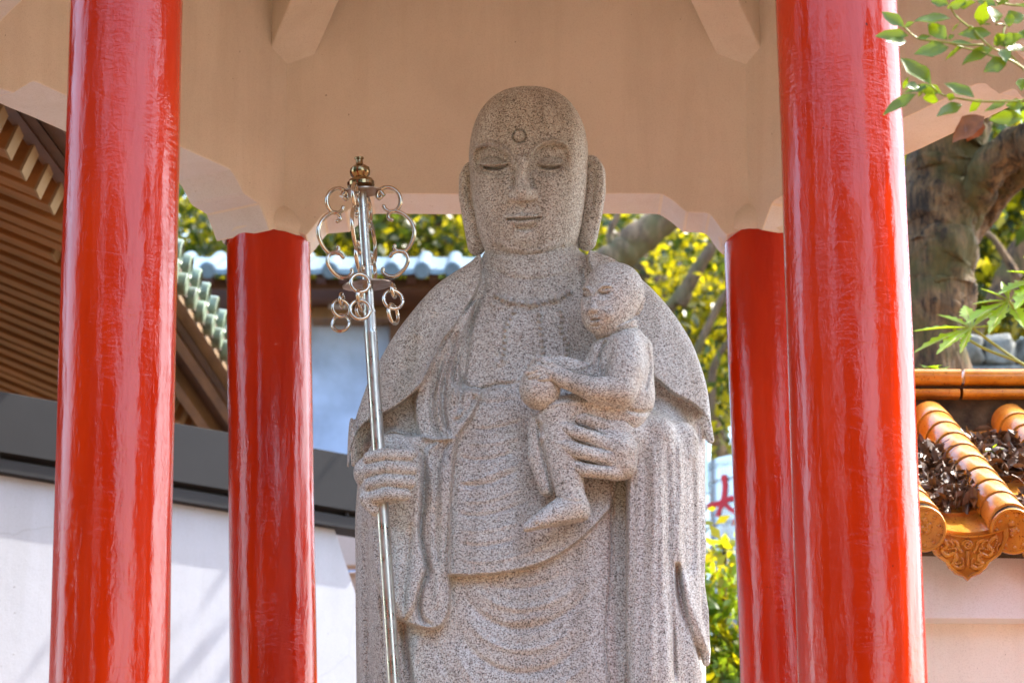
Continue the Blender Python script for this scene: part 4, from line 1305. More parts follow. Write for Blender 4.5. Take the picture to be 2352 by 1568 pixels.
bandcurve(.12, .12, .06, M['darkwood'], 'eave_board', 10.2, 13.0)
rotY = Matrix.Rotation(R(90), 3, 'Y') @ Matrix.Rotation(0, 3, 'Z')
y = 11.0; k = 0
while y < 18:
    for row, (dx, dz_, r_) in enumerate(((.17, .26, .066), (.19, .14, .055))):
        c = Vector((EX(y) + dx, y + row * .115, EZ(y) + dz_))
        mb = MB()
        q_ = Matrix.Rotation(R(90 + SL * 20), 3, 'Y')
        if row == 0: mb.lathe(c, [(r_ * .9, -.6), (r_ * .9, -.03), (r_, -.02), (r_, .015), (r_ * .8, .02), (r_ * .72, .008), (.002, .012)], 18, q_)
        else: mb.lathe(c, [(r_ * .95, -.03), (r_, -.01), (r_, .01), (r_ * .8, .016), (.002, .008)], 18, q_)
        mb.build('tile_end', [M['celadon']], hall, smooth=True, angle=35)
    y += .23; k += 1
mb = MB()
for a, b in zip(ys_[:-1], ys_[1:]):
    pa, pb = Vector((EX(a) + .16, a, EZ(a) + .22)), Vector((EX(b) + .16, b, EZ(b) + .22))
    mb.add([pa, pb, pb + Vector((-3.6, 0, 3.6 * SL)), pa + Vector((-3.6, 0, 3.6 * SL))], [(0, 1, 2, 3)])
    mb.add([pa, pb, pb + Vector((0, 0, -.10)), pa + Vector((0, 0, -.10))], [(0, 1, 2, 3)])
mb.build('roof_bed', [M['moss']], hall)
# grey steel beam, running away to the right
A0 = P(0, 898, 13.0)
lo, hi = 12.0, 20.0
for _ in range(40):
    m_ = (lo + hi) / 2
    if P(812, 1045, m_).z > A0.z: hi = m_
    else: lo = m_
B0 = P(812, 1045, lo)
dd = (B0 - A0).to_2d().normalized(); dd = Vector((dd.x, dd.y, 0)); nn = Vector((dd.y, -dd.x, 0))    # nn towards the camera
hb = (A0 - P(0, 1080, 13.0)).z
s0, s1 = -4.0, (B0 - A0).length + .22
def span(prof, name, mat, a=s0, b=s1, bev=0.003):
    mb = MB(); mb.prism(prof, lambda x, y, d: A0 + dd * d + nn * x + Vector((0, 0, y)), a, b)
    return mb.build(name, [mat], hall, bevel=bev)
span([(0, 0), (0, -hb * .76), (-.05, -hb * .79), (-.05, -hb * .82), (-.012, -hb * .84), (-.012, -hb), (-.16, -hb), (-.16, 0)], 'steel_beam', M['greysteel'])
for s_ in np.arange(-.6, 2.0, .62):
    mb = MB(); mb.lathe(A0 + dd * s_ + nn * -.03 + Vector((0, 0, -hb * .80)), [(.012, -.008), (.012, .01)], 8)
    mb.build('bolt', [M['greysteel']], hall)
sw = (P(735, 1210, B0.y + .1) - A0).dot(dd)
mb = MB()
zb1 = -hb - .002
tp = [(s0, zb1), (sw, zb1), (sw + .19, zb1 - .43), (sw + .19, -4.6), (s0, -4.6)]
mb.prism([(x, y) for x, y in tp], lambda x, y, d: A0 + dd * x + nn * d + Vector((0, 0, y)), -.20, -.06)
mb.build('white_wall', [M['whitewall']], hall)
mb = MB(); mb.box((-4.6, 15.2, 5.4), (.15, 9.5, 3.4)); mb.build('upper_wall', [M['darkwood']], hall)

# ------------------------------------------------------------------ annex far behind, blue wall and blue-grey tiles
annex = empty('annex_building', (-0.9, 20, 0), 'pale blue rendered annex under a blue-grey tile eave, behind the staff rings', 'building')
YA = 19.5
def abox(u0, v0, u1, v1, y0, y1, mat, name, bev=.004):
    a, b = P(u0, v0, y0), P(u1, v1, y0)
    mb = MB(); mb.box(((a.x + b.x) / 2, (y0 + y1) / 2, (a.z + b.z) / 2), (b.x - a.x, y1 - y0, a.z - b.z), None, 0, bev)
    return mb.build(name, [mat], annex)
abox(300, 700, 1000, 2900, YA + .5, YA + .9, M['bluewall'], 'blue_wall')
abox(896, 640, 1180, 2900, YA + .38, YA + .7, M['darkwood'], 'timber_post')
abox(300, 672, 1160, 688, YA + .2, YA + .5, M['wood'], 'wall_plate')
abox(755, 662, 800, 705, YA + .25, YA + .45, M['whitewall'], 'white_panel')
abox(300, 640, 1150, 664, YA - .1, YA + .6, M['darkwood'], 'eave_beam')
abox(715, 705, 900, 730, YA + .30, YA + .50, M['fascia'], 'lintel')
for u_ in range(320, 1140, 52):
    a = P(u_, 641, YA - .25)
    mb = MB(); mb.box((a.x, YA + .2, a.z + .04), (.06, .9, .07)); mb.build('rafter', [M['darkwood']], annex)
mb = MB(); zE = P(900, 618, YA - .3).z
for k in range(-3, 15):
    u_ = 899 + (k - 6) * 70.5
    x_ = P(u_, 616, YA - .3).x
    if u_ > 1125: break
    mb2 = MB(); q_ = Matrix.Rotation(R(-68), 3, 'X')
    mb2.lathe((x_, YA - .28, zE), [(.05, .8), (.05, 0)][::-1] if False else [(.001, -.03), (.045, -.03), (.057, -.02), (.057, 0), (.05, .01), (.05, .9)], 18, q_)
    mb2.build('roll_tile', [M['bluetile']], annex, smooth=True, angle=40)
    mid = x_ + .098
    mb3 = MB()
    w_ = .098
    prof = [(mid + w_ * s_, zE - .005 - .030 * (1 - s_ * s_)) for s_ in np.linspace(-1, 1, 9)] + [(mid + w_ * s_, zE + .016 - .018 * (1 - s_ * s_)) for s_ in np.linspace(1, -1, 9)]
    mb3.prism(prof, lambda x, y, d: Vector((x, YA - .3 + d, y + d * .4)), 0, .9)
    mb3.build('pan_tile', [M['bluetile']], annex, smooth=True, angle=40)
# pale lean-to panel in the gap beside the sleeve
lean = empty('lean_to_shed', (-.8, 16.5, 0), 'pale pink lean-to panels showing between the white wall and the statue sleeve', 'shed')
mb = MB(); a = P(735, 1195, 16.4); b = P(900, 1290, 16.4)
mb.box(((a.x + b.x) / 2, 16.5, a.z - .12), (b.x - a.x, .12, .24), None, 0, .01); mb.build('top_rail', [M['pinkwall']], lean)
mb = MB(); mb.box(((a.x + b.x) / 2, 16.62, (a.z - .25) / 2), (b.x - a.x, .12, a.z - .25), None, 0, .01); mb.build('wall_panel', [M['pinkwall']], lean)
mb = MB(); c = P(806, 1500, 15.6); mb.box((c.x + .02, 15.6, c.z - .35), (.09, .06, .9), None, 0, .005); mb.build('dark_door_edge', [M['greysteel']], lean)
mb = MB()
pp = [P(u, v, 15.0) for u, v in ((742, 1215), (760, 1262), (788, 1318), (800, 1345), (818, 1392))]
mb.tube(pp, .008, 8); mb.build('cable', [M['darkwood']], lean)

# ------------------------------------------------------------------ foliage and trees
def leaf_cloud(rng, centres, radii, n, size, aspect=2.0, per=14, spread=.22):
    """n leaves gathered in sprays through the volume of several ellipsoids"""
    centres = np.array(centres); radii = np.array(radii)
    vol = radii.prod(1); vol = vol / vol.sum()
    nc = max(1, n // per)
    w_ = rng.choice(len(centres), nc, p=vol)
    d = rng.normal(size=(nc, 3)); d /= np.linalg.norm(d, axis=1)[:, None]
    rad = rng.uniform(0.25, 1, nc) ** 0.45
    cc = centres[w_] + d * radii[w_] * rad[:, None]
    keep = np.sin(cc[:, 0] * 2.3 + 1) * np.sin(cc[:, 2] * 2.9) * np.sin(cc[:, 1] * 1.7 + 2) > -.35
    cc = cc[keep]
    c = np.repeat(cc, per, 0) + rng.normal(size=(len(cc) * per, 3)) * spread * np.array([1, 1, .6])
    m_ = len(c)
    a = rng.normal(size=(m_, 3)); a[:, 2] -= .5; a /= np.linalg.norm(a, axis=1)[:, None]
    b = rng.normal(size=(m_, 3)); b[:, 2] += .2; b -= (a * b).sum(1)[:, None] * a; b /= np.linalg.norm(b, axis=1)[:, None]
    s_ = size * rng.uniform(.6, 1.3, m_)[:, None]
    nrm = np.cross(a, b)
    V = np.stack([c, c + a * s_ * .45 + b * s_ / aspect * .5 + nrm * s_ * .08, c + a * s_, c + a * s_ * .45 - b * s_ / aspect * .5 + nrm * s_ * .08], 1).reshape(-1, 3)
    Fq = np.arange(m_ * 4).reshape(-1, 4)
    return V, Fq

def limb(mb, pts, r0, r1, n=14, seed=0, wob=.08):
    rg = random.Random(seed); p = spline([tuple(q) for q in pts], 6)
    m_ = len(p)
    p = [Vector(q) + Vector((rg.uniform(-1, 1), rg.uniform(-1, 1), rg.uniform(-1, 1))) * r0 * wob for q in p]
    rr = [(r0 + (r1 - r0) * i / (m_ - 1)) * rg.uniform(1 - wob, 1 + wob) for i in range(m_)]
    if n > 20:      # large trunk: dense rings with furrowed bark
        p = spline([tuple(q) for q in p], 7); rr = np.interp(np.linspace(0, m_ - 1, len(p)), range(m_), rr)
        b0 = len(mb.v); mb.tube([Vector(q) for q in p], [float(x) for x in rr], n)
        ph = [rg.uniform(0, 6.28) for _ in range(6)]
        for i in range(len(p)):
            c = Vector(p[i]); s = i * .55
            for k in range(n):
                a = 2 * math.pi * k / n; q = Vector(mb.v[b0 + i * n + k])
                f = .05 * math.sin(3 * a + s * .25 + ph[0]) + .035 * math.sin(7 * a + s * .5 + ph[1] + 1.5 * math.sin(s * .6)) + .03 * abs(math.sin(13 * a + 1.2 * math.sin(s + ph[2]))) + rg.uniform(-.03, .03)
                mb.v[b0 + i * n + k] = tuple(c + (q - c) * (1 + f))
    else: mb.tube(p, rr, n)

def tree(name, label, base, limbs, crowns, n, size, lmats, seed, group=None, bark='bark', per=14, spread=.22):
    t = empty(name, base, label, 'tree', group)
    mb = MB()
    for i, (pts, r0, r1) in enumerate(limbs): limb(mb, pts, r0, r1, 14 if seed != 7 else 64, seed * 31 + i)
    mb.build('trunk', [M[bark]], t, smooth=True, angle=80)
    rng = np.random.default_rng(seed)
    V, Fq = leaf_cloud(rng, [c for c, r in crowns], [r for c, r in crowns], n, size, per=per, spread=spread)
    mi = (rng.uniform(size=len(Fq) // per + 1) < .5).astype(int).repeat(per)[:len(Fq)]
    mesh_obj('crown', V, Fq, [M[m_] for m_ in lmats], t, False, mi)
    return t
Pv = lambda u, v, y: tuple(P(u, v, y))
GB = 'trees filling the slope behind the pavilion'
tree('leafy_tree', 'sunlit yellow-green tree seen above the blue-grey tile eave', (-1.6, 25, 0),
     [([(-1.6, 25, 0), (-1.5, 25, 4), Pv(1000, 600, 25), Pv(1100, 300, 25)], .25, .10), ([Pv(930, 700, 25), Pv(880, 480, 25)], .10, .05)],
     [(P(800, 560, 25), (1.5, 1.2, .9)), (P(980, 520, 24.5), (1.2, 1, .9)), (P(880, 380, 26), (1.8, 1.2, 1.1)), (P(620, 600, 25), (1.4, 1, .9))], 17000, .12, ('leafA', 'leafB'), 1, GB)
tree('leafy_tree', 'shaded green tree with thick slanting limb between the statue head and right rear column', (2.0, 22, 0),
     [([(2.6, 22, 0), (2.3, 22, 4), Pv(1540, 800, 22), Pv(1455, 600, 22), Pv(1400, 560, 22)], .22, .10), ([Pv(1360, 640, 20), Pv(1420, 590, 20), Pv(1480, 540, 20), Pv(1560, 480, 20), Pv(1680, 380, 20)], .12, .10),
      ([Pv(1560, 700, 21), Pv(1590, 640, 21), Pv(1640, 560, 21)], .06, .04), ([Pv(1500, 900, 20.5), Pv(1590, 820, 20.5), Pv(1650, 700, 20.5), Pv(1700, 640, 20.5)], .035, .02), ([Pv(1590, 1100, 20.5), Pv(1630, 950, 20.5), Pv(1640, 840, 20.5), Pv(1690, 760, 20.5)], .04, .02), ([Pv(1420, 590, 20), Pv(1400, 540, 20), Pv(1430, 470, 20)], .03, .02), ([Pv(1500, 760, 21), Pv(1600, 620, 21)], .05, .03)],
     [(P(1560, 620, 22.6), (1.0, .7, 1.0)), (P(1440, 540, 23), (1.0, .8, .7)), (P(1650, 860, 22), (.9, .8, .9)), (P(1660, 1000, 21), (.7, .7, .7)), (P(1620, 720, 22), (.9, .8, .9)), (P(1340, 520, 24), (1.2, .8, .7))],
     15000, .10, ('leafB', 'leafA'), 2, GB, 'bark2', spread=.18)
tree('leafy_tree', 'broad dark evergreen crown filling the gap right of the front column, beyond the forked trunk', (5.2, 21, 0),
     [([(5.2, 21, 0), (5.0, 21, 4), Pv(2440, 560, 21), Pv(2500, 200, 21)], .22, .1), ([Pv(2290, 700, 19.5), Pv(2330, 600, 19.5), Pv(2400, 480, 19.5)], .09, .07), ([Pv(2230, 800, 19), Pv(2262, 730, 19), Pv(2340, 690, 19)], .05, .03), ([Pv(2340, 640, 19), Pv(2290, 560, 19), Pv(2250, 520, 19)], .03, .015)],
     [(P(2300, 520, 20.5), (.9, .8, 1.0)), (P(2290, 360, 21), (1.0, .8, .8)), (P(2420, 400, 21), (1.2, .9, 1.2)), (P(2320, 660, 20.5), (.9, .8, .6)), (P(2300, 230, 21), (1, .8, .6))],
     9000, .13, ('leafB', 'leafA'), 3, GB)
tree('leafy_tree', 'tall distant tree closing the view at the centre, pale where light comes through', (-.2, 32, 0),
     [([(-.2, 32, 0), (0, 32, 6), (.2, 32, 11)], .3, .1)],
     [(P(u_, v_, 32), (1.9, 1.0, 1.5)) for u_, v_ in ((560, 640), (760, 560), (980, 560), (1180, 560), (1380, 560), (1560, 640), (1700, 900), (1700, 1200), (1180, 360), (900, 320), (1500, 380), (1680, 560))],
     30000, .16, ('leafB', 'leafD'), 4, GB, spread=.26)
tree('leafy_tree', 'distant green tree low behind the stone wall at the right edge', (6.2, 30, 0),
     [([(6.2, 30, 0), (6.1, 30, 5), (6.0, 30, 10)], .3, .1)],
     [(P(u_, v_, 30), (1.7, 1.0, 1.5)) for u_, v_ in ((2200, 500), (2380, 500), (2300, 760), (2450, 760), (2200, 780), (2350, 260), (2080, 620))],
     11000, .16, ('leafA', 'leafB'), 5, GB, spread=.26)
tree('bamboo_like_shrub', 'bright green shrub with fine leaves in the slot between statue sleeve and right rear column', (1.2, 15.5, 0),
     [([(1.3, 15.5, 0), (1.25, 15.5, 2), Pv(1670, 1500, 15.5), Pv(1665, 1250, 15.5)], .03, .012), ([(1.4, 15.6, 0), (1.3, 15.6, 2), Pv(1650, 1450, 15.6)], .025, .01)],
     [(P(1660, 1560, 15.5), (.35, .3, .4)), (P(1665, 1420, 15.5), (.33, .3, .35)), (P(1662, 1320, 15.5), (.26, .25, .22)), (P(1650, 1640, 15.5), (.5, .4, .5))],
     4200, .085, ('leafC', 'leafA'), 6, None, per=10, spread=.10)
# wooded slope closing the view low behind everything
M['earth'] = simple_mat('dark_leafy_earth', (0.05, 0.045, 0.02), 0.95, 0.5, 2, 0.05, 8, col2=(0.018, 0.02, 0.008))
rg = random.Random(21); nxs, nys = 60, 14; Vh = []
for j in range(nys):
    for i in range(nxs):
        x = -45 + 90 * i / (nxs - 1); yy = 33.5 + 22 * j / (nys - 1); t_ = j / (nys - 1)
        Vh.append((x, yy, -0.3 + 13.0 * (t_ ** .6) + (rg.uniform(-.3, .3) if j else 0) + .8 * math.sin(x * .21) * t_))
Fh = [(j * nxs + i, j * nxs + i + 1, (j + 1) * nxs + i + 1, (j + 1) * nxs + i) for j in range(nys - 1) for i in range(nxs - 1)]
tag(mesh_obj('hillside', Vh, Fh, M['earth'], None, True), kind='structure')
rng = np.random.default_rng(77)
cs = [(-26 + 52 * k / 17 + rng.uniform(-1, 1), 35 + (k % 3) * 2.0, 3.2 + (k % 3) * 2.2) for k in range(18)]
V, Fq = leaf_cloud(rng, cs, [(2.6, 1.4, 2.6)] * 18, 26000, .34, per=12, spread=.3)
o = mesh_obj('hillside_undergrowth', V, Fq, [M['leafB'], M['leafC']], None, False, (rng.uniform(size=len(Fq)) < .3).astype(int))
tag(o, 'mass of green undergrowth covering the slope low behind the trees', 'undergrowth', kind='stuff')
# big forked trunk right of the front column
t = tree('forked_camphor_tree', 'massive mossy forked trunk standing just right of the front right column', (2.6, 14.5, 0),
     [([(2.35, 14.5, 0), (2.33, 14.5, 2), Pv(2146, 900, 14.5), Pv(2150, 700, 14.5), Pv(2155, 520, 14.5), Pv(2165, 380, 14.5), Pv(2200, 250, 14.5)], .175, .185),
      ([Pv(2165, 640, 14.55), Pv(2210, 520, 14.5), Pv(2265, 400, 14.3), Pv(2330, 340, 14.2), Pv(2460, 300, 14)], .075, .10),
      ([Pv(2200, 560, 14.6), Pv(2260, 480, 14.6), Pv(2330, 400, 14.4), Pv(2420, 350, 14.3)], .08, .07)],
     [(P(2250, -50, 14.2), (1.4, 1.0, .5)), (P(2500, -120, 13.5), (1.2, 1.0, .6))], 3000, .12, ('leafB', 'leafC'), 7)
# unseen trees added to block low sky and shape column reflections and statue light
GT = [(-8.6, 4.6, 6.6, 2.6, 'tall unseen tree added left of the pavilion to block light'), (-9.4, -2.5, 7.0, 2.7, 'unseen tree added far left in the light-blocking row behind the viewer'),
      (8.6, 6.6, 5.8, 1.8, 'tall unseen tree added right of the pavilion to block light'), (11.6, 0.6, 7.0, 2.4, 'unseen tree added far right beside the viewer to block light'), (-5.0, -6.5, 7.2, 2.4, 'second added tree from the left in the light-blocking row behind the viewer'),
      (-0.9, -6.0, 6.8, 2.0, 'added tree left of the centre in the light-blocking row behind the viewer'), (2.6, -6.6, 6.9, 1.6, 'slimmest added tree in the light-blocking row behind the viewer')]
for i, (x_, y_, h_, r_, lab) in enumerate(GT):
    tree('light_block_tree', lab, (x_, y_, 0), [([(x_, y_, 0), (x_ + .1, y_, h_ * .5), (x_, y_, h_)], .2, .08)],
         [((x_, y_, h_), (r_, r_, r_ * 1.3)), ((x_ + .4, y_ - .5, h_ - 2.5), (r_ * .9, r_ * .9, r_))], 12000, .36, ('leafD', 'leafD'), 40 + i, 'unseen trees added to block light around the court', spread=.2)
# ------------------------------------------------------------------ water tank with red writing
tank = empty('water_tank', tuple(P(1745, 1120, 19.0).xy) + (0,), 'silvery ribbed water tank with red brushed character, glimpsed behind the right rear column', 'water tank')
M['tank'] = simple_mat('brushed_tank_steel', (0.62, 0.68, 0.70), 0.22, 0.1, 3, 0.001, 60, metallic=.75)
M['redpaint'] = simple_mat('red_lettering', (0.62, 0.015, 0.03), 0.5, 0.1)
Mtw = simple_mat('white_tank_label', (0.8, 0.82, 0.84), 0.4, 0.05)
yt = 19.0; tc = P(1745, 1120, yt); rt = .345
z0, z1 = P(1745, 1290, yt - rt).z, P(1745, 1062, yt - rt).z
mb = MB(); prof = [(rt, 0), (rt, z0)]
zz = z0
while zz < z1 - .06:
    prof += [(rt, zz), (rt, zz + .115), (rt - .008, zz + .123), (rt - .008, zz + .130), (rt, zz + .138)]; zz += .138
prof += [(rt, z1), (rt * .93, z1 + .05), (rt * .6, z1 + .10), (rt * .2, z1 + .12), (.05, z1 + .125)]
mb.lathe((tc.x, yt, 0), prof, 48); mb.build('tank_shell', [M['tank']], tank, smooth=True, angle=30)
def on_tank(u, v, off=.004):
    x = P(u, v, yt - rt * .8).x; dx = max(-rt, min(rt, x - tc.x)); yy = yt - math.sqrt(max(rt * rt - dx * dx, 0.0)) 
    z = P(u, v, yy).z; k = (rt + off) / rt
    return Vector((tc.x + dx * k, yt - (yt - yy) * k, z))
def brush(strokes, name, off, mat):
    mb = MB()
    for pts, w0, w1 in strokes:
        p = spline(pts, 6); n = len(p); L_, R_ = [], []
        for i in range(n):
            t_ = p[min(i + 1, n - 1)] - p[max(i - 1, 0)]; t_ = t_ / (np.hypot(*t_) + 1e-9); nr = np.array([-t_[1], t_[0]])
            w_ = w0 + (w1 - w0) * i / (n - 1)
            L_.append(on_tank(*(p[i] + nr * w_ / 2), off)); R_.append(on_tank(*(p[i] - nr * w_ / 2), off))
        b = len(mb.v); mb.v += [tuple(x) for x in L_ + R_]
        for i in range(n - 1): mb.f.append((b + i, b + i + 1, b + n + i + 1, b + n + i)); mb.m.append(0)
    return mb.build(name, [mat], tank)
brush([([(1712, 1075), (1712, 1150), (1712, 1195)], 104, 104)], 'white_label', .003, Mtw)
brush([([(1664, 1090), (1667, 1120), (1662, 1152), (1655, 1172), (1651, 1186)], 12, 8), ([(1630, 1162), (1655, 1155), (1680, 1144), (1712, 1138)], 12, 11),
       ([(1664, 1152), (1674, 1165), (1690, 1176), (1712, 1186)], 8, 12)], 'red_character', .006, M['redpaint'])
brush([([(1683, 1206), (1690, 1188)], 3.2, 3.2), ([(1690, 1188), (1698, 1206)], 3.2, 3.2), ([(1685, 1200), (1696, 1200)], 2.6, 2.6)], 'red_letter', .0065, M['redpaint'])
mb = MB(); a = P(1624, 1062, 18.9); mb.tube([a, a + Vector((.01, 0, .22))], .02, 12); mb.tube([a, a + Vector((0, 0, -.2))], .016, 12)
mb.build('pipe', [M['tank']], tank, smooth=True)

# ------------------------------------------------------------------ amber tiled roof at the right
shrine = empty('tiled_wall_roof', (2.0, 10.6, 0), 'low outbuilding at the right edge with amber glazed roll tiles, dragon-fan drip tile and pale fascia', 'building')
Te, Tt = P(2322, 1205, 10.30), P(2133, 962, 11.30)       # eave and ridge end of one tile row
dn = (Te - Tt); Ld = dn.length; dn.normalize()
al = Vector((1, .10, 0)); al.normalize()
al = (al - dn * al.dot(dn)); al = Vector((al.x, al.y, 0)).normalized()
nrm = al.cross(dn); nrm = nrm if nrm.z > 0 else -nrm; nrm.normalize()
SP_ = .312
def roll(k):
    s = Tt + al * (k * SP_); rt_ = .072
    seg = 9; L_ = Ld / seg
    for j in range(seg):
        a = s + dn * (j * L_ - .004); mb = MB()
        r0, r1 = rt_ * .965, rt_ * 1.03
        n = 20; b = 0
        for (q_, r_) in ((0, r0), (L_ * .86, r1), (L_ * .90, r1 * .985), (L_ * .90, r1 * .86), (0, r0 * .86)):
            for i in range(n + 1):
                an = math.pi * (i / n) * 1.16 - .08 * math.pi
                mb.v.append(tuple(a + dn * q_ + al * (r_ * math.cos(an)) + nrm * (r_ * math.sin(an))))
        for q_ in range(4):
            for i in range(n):
                c = q_ * (n + 1) + i; mb.f.append((c, c + 1, c + n + 2, c + n + 1)); mb.m.append(0)
        mb.build('roll_tile', [M['amber']], shrine, smooth=True, angle=50)
    mb = MB(); core = [s, s + dn * (Ld - .002)]
    mb.tube([c - nrm * .004 for c in core], rt_ * .93, 32); mb.build('mortar_core', [M['grout']], shrine, smooth=True)
    # round end tile: rim, ring of bosses, lumpy relief
    c = s + dn * (Ld + .030); fz = Vector((dn.x, dn.y, 0)).normalized()
    fz = (fz + Vector((-.18, 0, -.25))).normalized()
    q_ = fz.to_track_quat('Z', 'Y').to_matrix(); rd = .079
    c = c - nrm * .012
    mb = MB(); mb.lathe(c, [(rd * .9, -.03), (rd, -.022), (rd, .010), (rd * .96, .016), (rd * .87, .016), (rd * .84, .008), (rd * .55, .006), (.002, .006)], 40, q_)
    mb.build('end_disc', [M['ambersolid']], shrine, smooth=True, angle=35)
    mb = MB()
    for i in range(11):
        an = 2 * math.pi * i / 11 + .2; p = c + q_ @ Vector((rd * .70 * math.cos(an), rd * .70 * math.sin(an), .004))
        mb.lathe(p, [(.0085, 0), (.008, .004), (.005, .0075), (.001, .009)], 10, q_)
    rg = random.Random(k + 9)
    for i in range(16):
        an = rg.uniform(0, 6.28); rr = rg.uniform(0, rd * .42); p = c + q_ @ Vector((rr * math.cos(an), rr * math.sin(an), .004))
        h = rg.uniform(.008, .016); w_ = rg.uniform(.007, .014)
        mb.lathe(p, [(w_, 0), (w_ * .9, h * .5), (w_ * .5, h * .85), (.001, h)], 9, q_)
    mb.build('disc_relief', [M['ambersolid']], shrine, smooth=True, angle=60)
for k in (-1, 0, 1, 2): roll(k)
def pan(k):
    o = Tt + al * ((k + .5) * SP_); w_ = SP_ / 2 - .04
    seg = 6; L_ = (Ld - .02) / seg
    mb = MB()
    for j in range(seg):
        a = o + dn * (j * L_) - nrm * .012; n = 12
        b = len(mb.v)
        for (q_, e_) in ((-.01, 0.0), (L_ * 1.08, .012), (L_ * 1.08, .0)):
            for i in range(n + 1):
                s_ = -1 + 2 * i / n
                mb.v.append(tuple(a + dn * q_ + al * (s_ * w_ * 1.15) + nrm * (-.032 * (1 - s_ * s_) + e_ - (.014 if q_ > 0 and e_ == 0 else 0))))
        for q_ in range(2):
            for i in range(n):
                c = b + q_ * (n + 1) + i; mb.f.append((c, c + 1, c + n + 2, c + n + 1)); mb.m.append(0)
    mb.build('pan_tile', [M['amber']], shrine, smooth=True, angle=50)
    # fan-shaped drip tile with scalloped point and scroll relief
    c = o + dn * (Ld + .02) - nrm * .018
    fz = Vector((dn.x - .12, dn.y, 0)).normalized(); fz = (fz + Vector((0, 0, -.12))).normalized()
    ux = Vector((0, 0, 1)).cross(fz) * -1
    ux = al if al.dot(ux) > 0 else -al
    ux = (ux - fz * ux.dot(fz)).normalized(); uy = fz.cross(ux); uy = uy if uy.z > 0 else -uy
    w2 = .132
    half = [(0, -.170), (.014, -.158), (.040, -.148), (.062, -.128), (.074, -.108), (.092, -.096), (.112, -.080), (.122, -.058), (.132, -.040), (.140, -.010), (.138, .012)]
    topc = [(x, .012 - .030 * (1 - (x / .138) ** 2)) for x in np.linspace(.138, -.138, 13)][1:-1]
    outl = half + topc + [(-x, y) for x, y in reversed(half)][:-1]
    inn = [(x * .86, (y + .04) * .84 - .045) for x, y in outl]
    mb = MB(); n = len(outl); f3 = lambda x, y, d: c + ux * x + uy * y + fz * d
    rings = [(outl, -.016), (outl, .010), ([(x * .97, (y + .04) * .97 - .04) for x, y in outl], .016), ([(x * .885, (y + .04) * .87 - .044) for x, y in outl], .015), (inn, .004)]
    for pl, d in rings:
        for x, y in pl: mb.v.append(tuple(f3(x, y, d)))
    for r_ in range(len(rings) - 1):
        for i in range(n):
            j = (i + 1) % n; mb.f.append((r_ * n + i, r_ * n + j, (r_ + 1) * n + j, (r_ + 1) * n + i)); mb.m.append(0)
    mb.f.append(tuple(range(4 * n, 5 * n))); mb.m.append(0); mb.f.append(tuple(range(n))[::-1]); mb.m.append(0)
    mb.build('drip_tile', [M['ambersolid']], shrine, smooth=True, angle=40)
    mb = MB(); rg = random.Random(5)
    for s_ in (-1, 1):
        for pts, r_ in (([(.10, -.018), (.082, -.030), (.070, -.052), (.086, -.068), (.070, -.086), (.045, -.078), (.038, -.098), (.052, -.114), (.032, -.128), (.012, -.118)], .0085),
                        ([(.055, -.030), (.036, -.040), (.030, -.060), (.018, -.075)], .007), ([(.112, -.040), (.100, -.056), (.104, -.074)], .005), ([(.022, -.092), (.014, -.105), (.018, -.132)], .005),
                        ([(.080, -.040), (.062, -.034), (.048, -.050), (.056, -.064)], .005)):
            mb.tube([f3(s_ * x, y, .006) for x, y in spline(pts, 4)], [r_ * rg.uniform(.8, 1.15) for _ in spline(pts, 4)], 8)
        for i in range(26):
            t_ = i / 25; x = .095 - .075 * t_ + .014 * math.sin(9 * t_); y = -.026 - .085 * t_ + .012 * math.cos(11 * t_)
            mb.lathe(f3(s_ * x, y, .010), [(.0042, 0), (.003, .004), (.001, .005)], 6, q_ if False else fz.to_track_quat('Z', 'Y').to_matrix())
    sp = [(0 + .018 * (1 - i / 26) * math.cos(i * .55), -.050 + .018 * (1 - i / 26) * math.sin(i * .55)) for i in range(24)]
    mb.tube([f3(x, y, .010) for x, y in sp], .0045, 8)
    mb.tube([f3(0, -.07, .008), f3(0, -.10, .010), f3(0, -.12, .006)], [.008, .005, .006], 8)
    mb.build('scroll_relief', [M['ambersolid']], shrine, smooth=True, angle=60)
for k in (-1, 0, 1): pan(k)
# roof bed under the tiles
mb = MB()
q4 = [Tt + al * -.42, Tt + al * 1.2, Te + al * 1.2, Te + al * -.42]
mb.add([p - nrm * .05 for p in q4] + [p - nrm * .12 for p in q4], [(0, 1, 2, 3), (7, 6, 5, 4), (0, 4, 5, 1), (1, 5, 6, 2), (2, 6, 7, 3), (3, 7, 4, 0)])
mb.build('mortar_bed', [M['moss']], shrine)
# ridge: mossy course and two glazed bands
Yr = 11.42
def rband(v0, v1, y0, y1, mat, name, split=None, rad=None):
    a0, a1 = P(2352, v0, y0).z, P(2352, v1, y0).z
    spans = [(1.1, split - .006), (split + .006, 3.4)] if split else [(1.1, 3.4)]
    for xa, xb in spans:
        mb = MB()
        if rad:
            zc_ = (a0 + a1) / 2; h = (a0 - a1) / 2
            prof = [(-h * 1.0 * math.cos(t_), zc_ + h * math.sin(t_)) for t_ in np.linspace(-math.pi / 2, math.pi / 2, 12)] + [(y1 - y0, zc_ + h), (y1 - y0, zc_ - h)]
            mb.prism(prof, lambda x, z, d: Vector((d, y0 + h + x, z)), xa, xb)
            mb.build(name, [mat], shrine, smooth=True, angle=50)
        else:
            mb.box(((xa + xb) / 2, (y0 + y1) / 2, (a0 + a1) / 2), (xb - xa, y1 - y0, a0 - a1), None, 0, .006)
            mb.build(name, [mat], shrine)
x1 = P(2211, 860, Yr - .1).x; x2 = P(2208, 900, Yr - .1).x
rband(843, 879, Yr - .12, Yr + .2, M['ambersolid'], 'ridge_tile', x1, True)
rband(879, 891, Yr - .075, Yr + .2, M['moss'], 'ridge_joint')
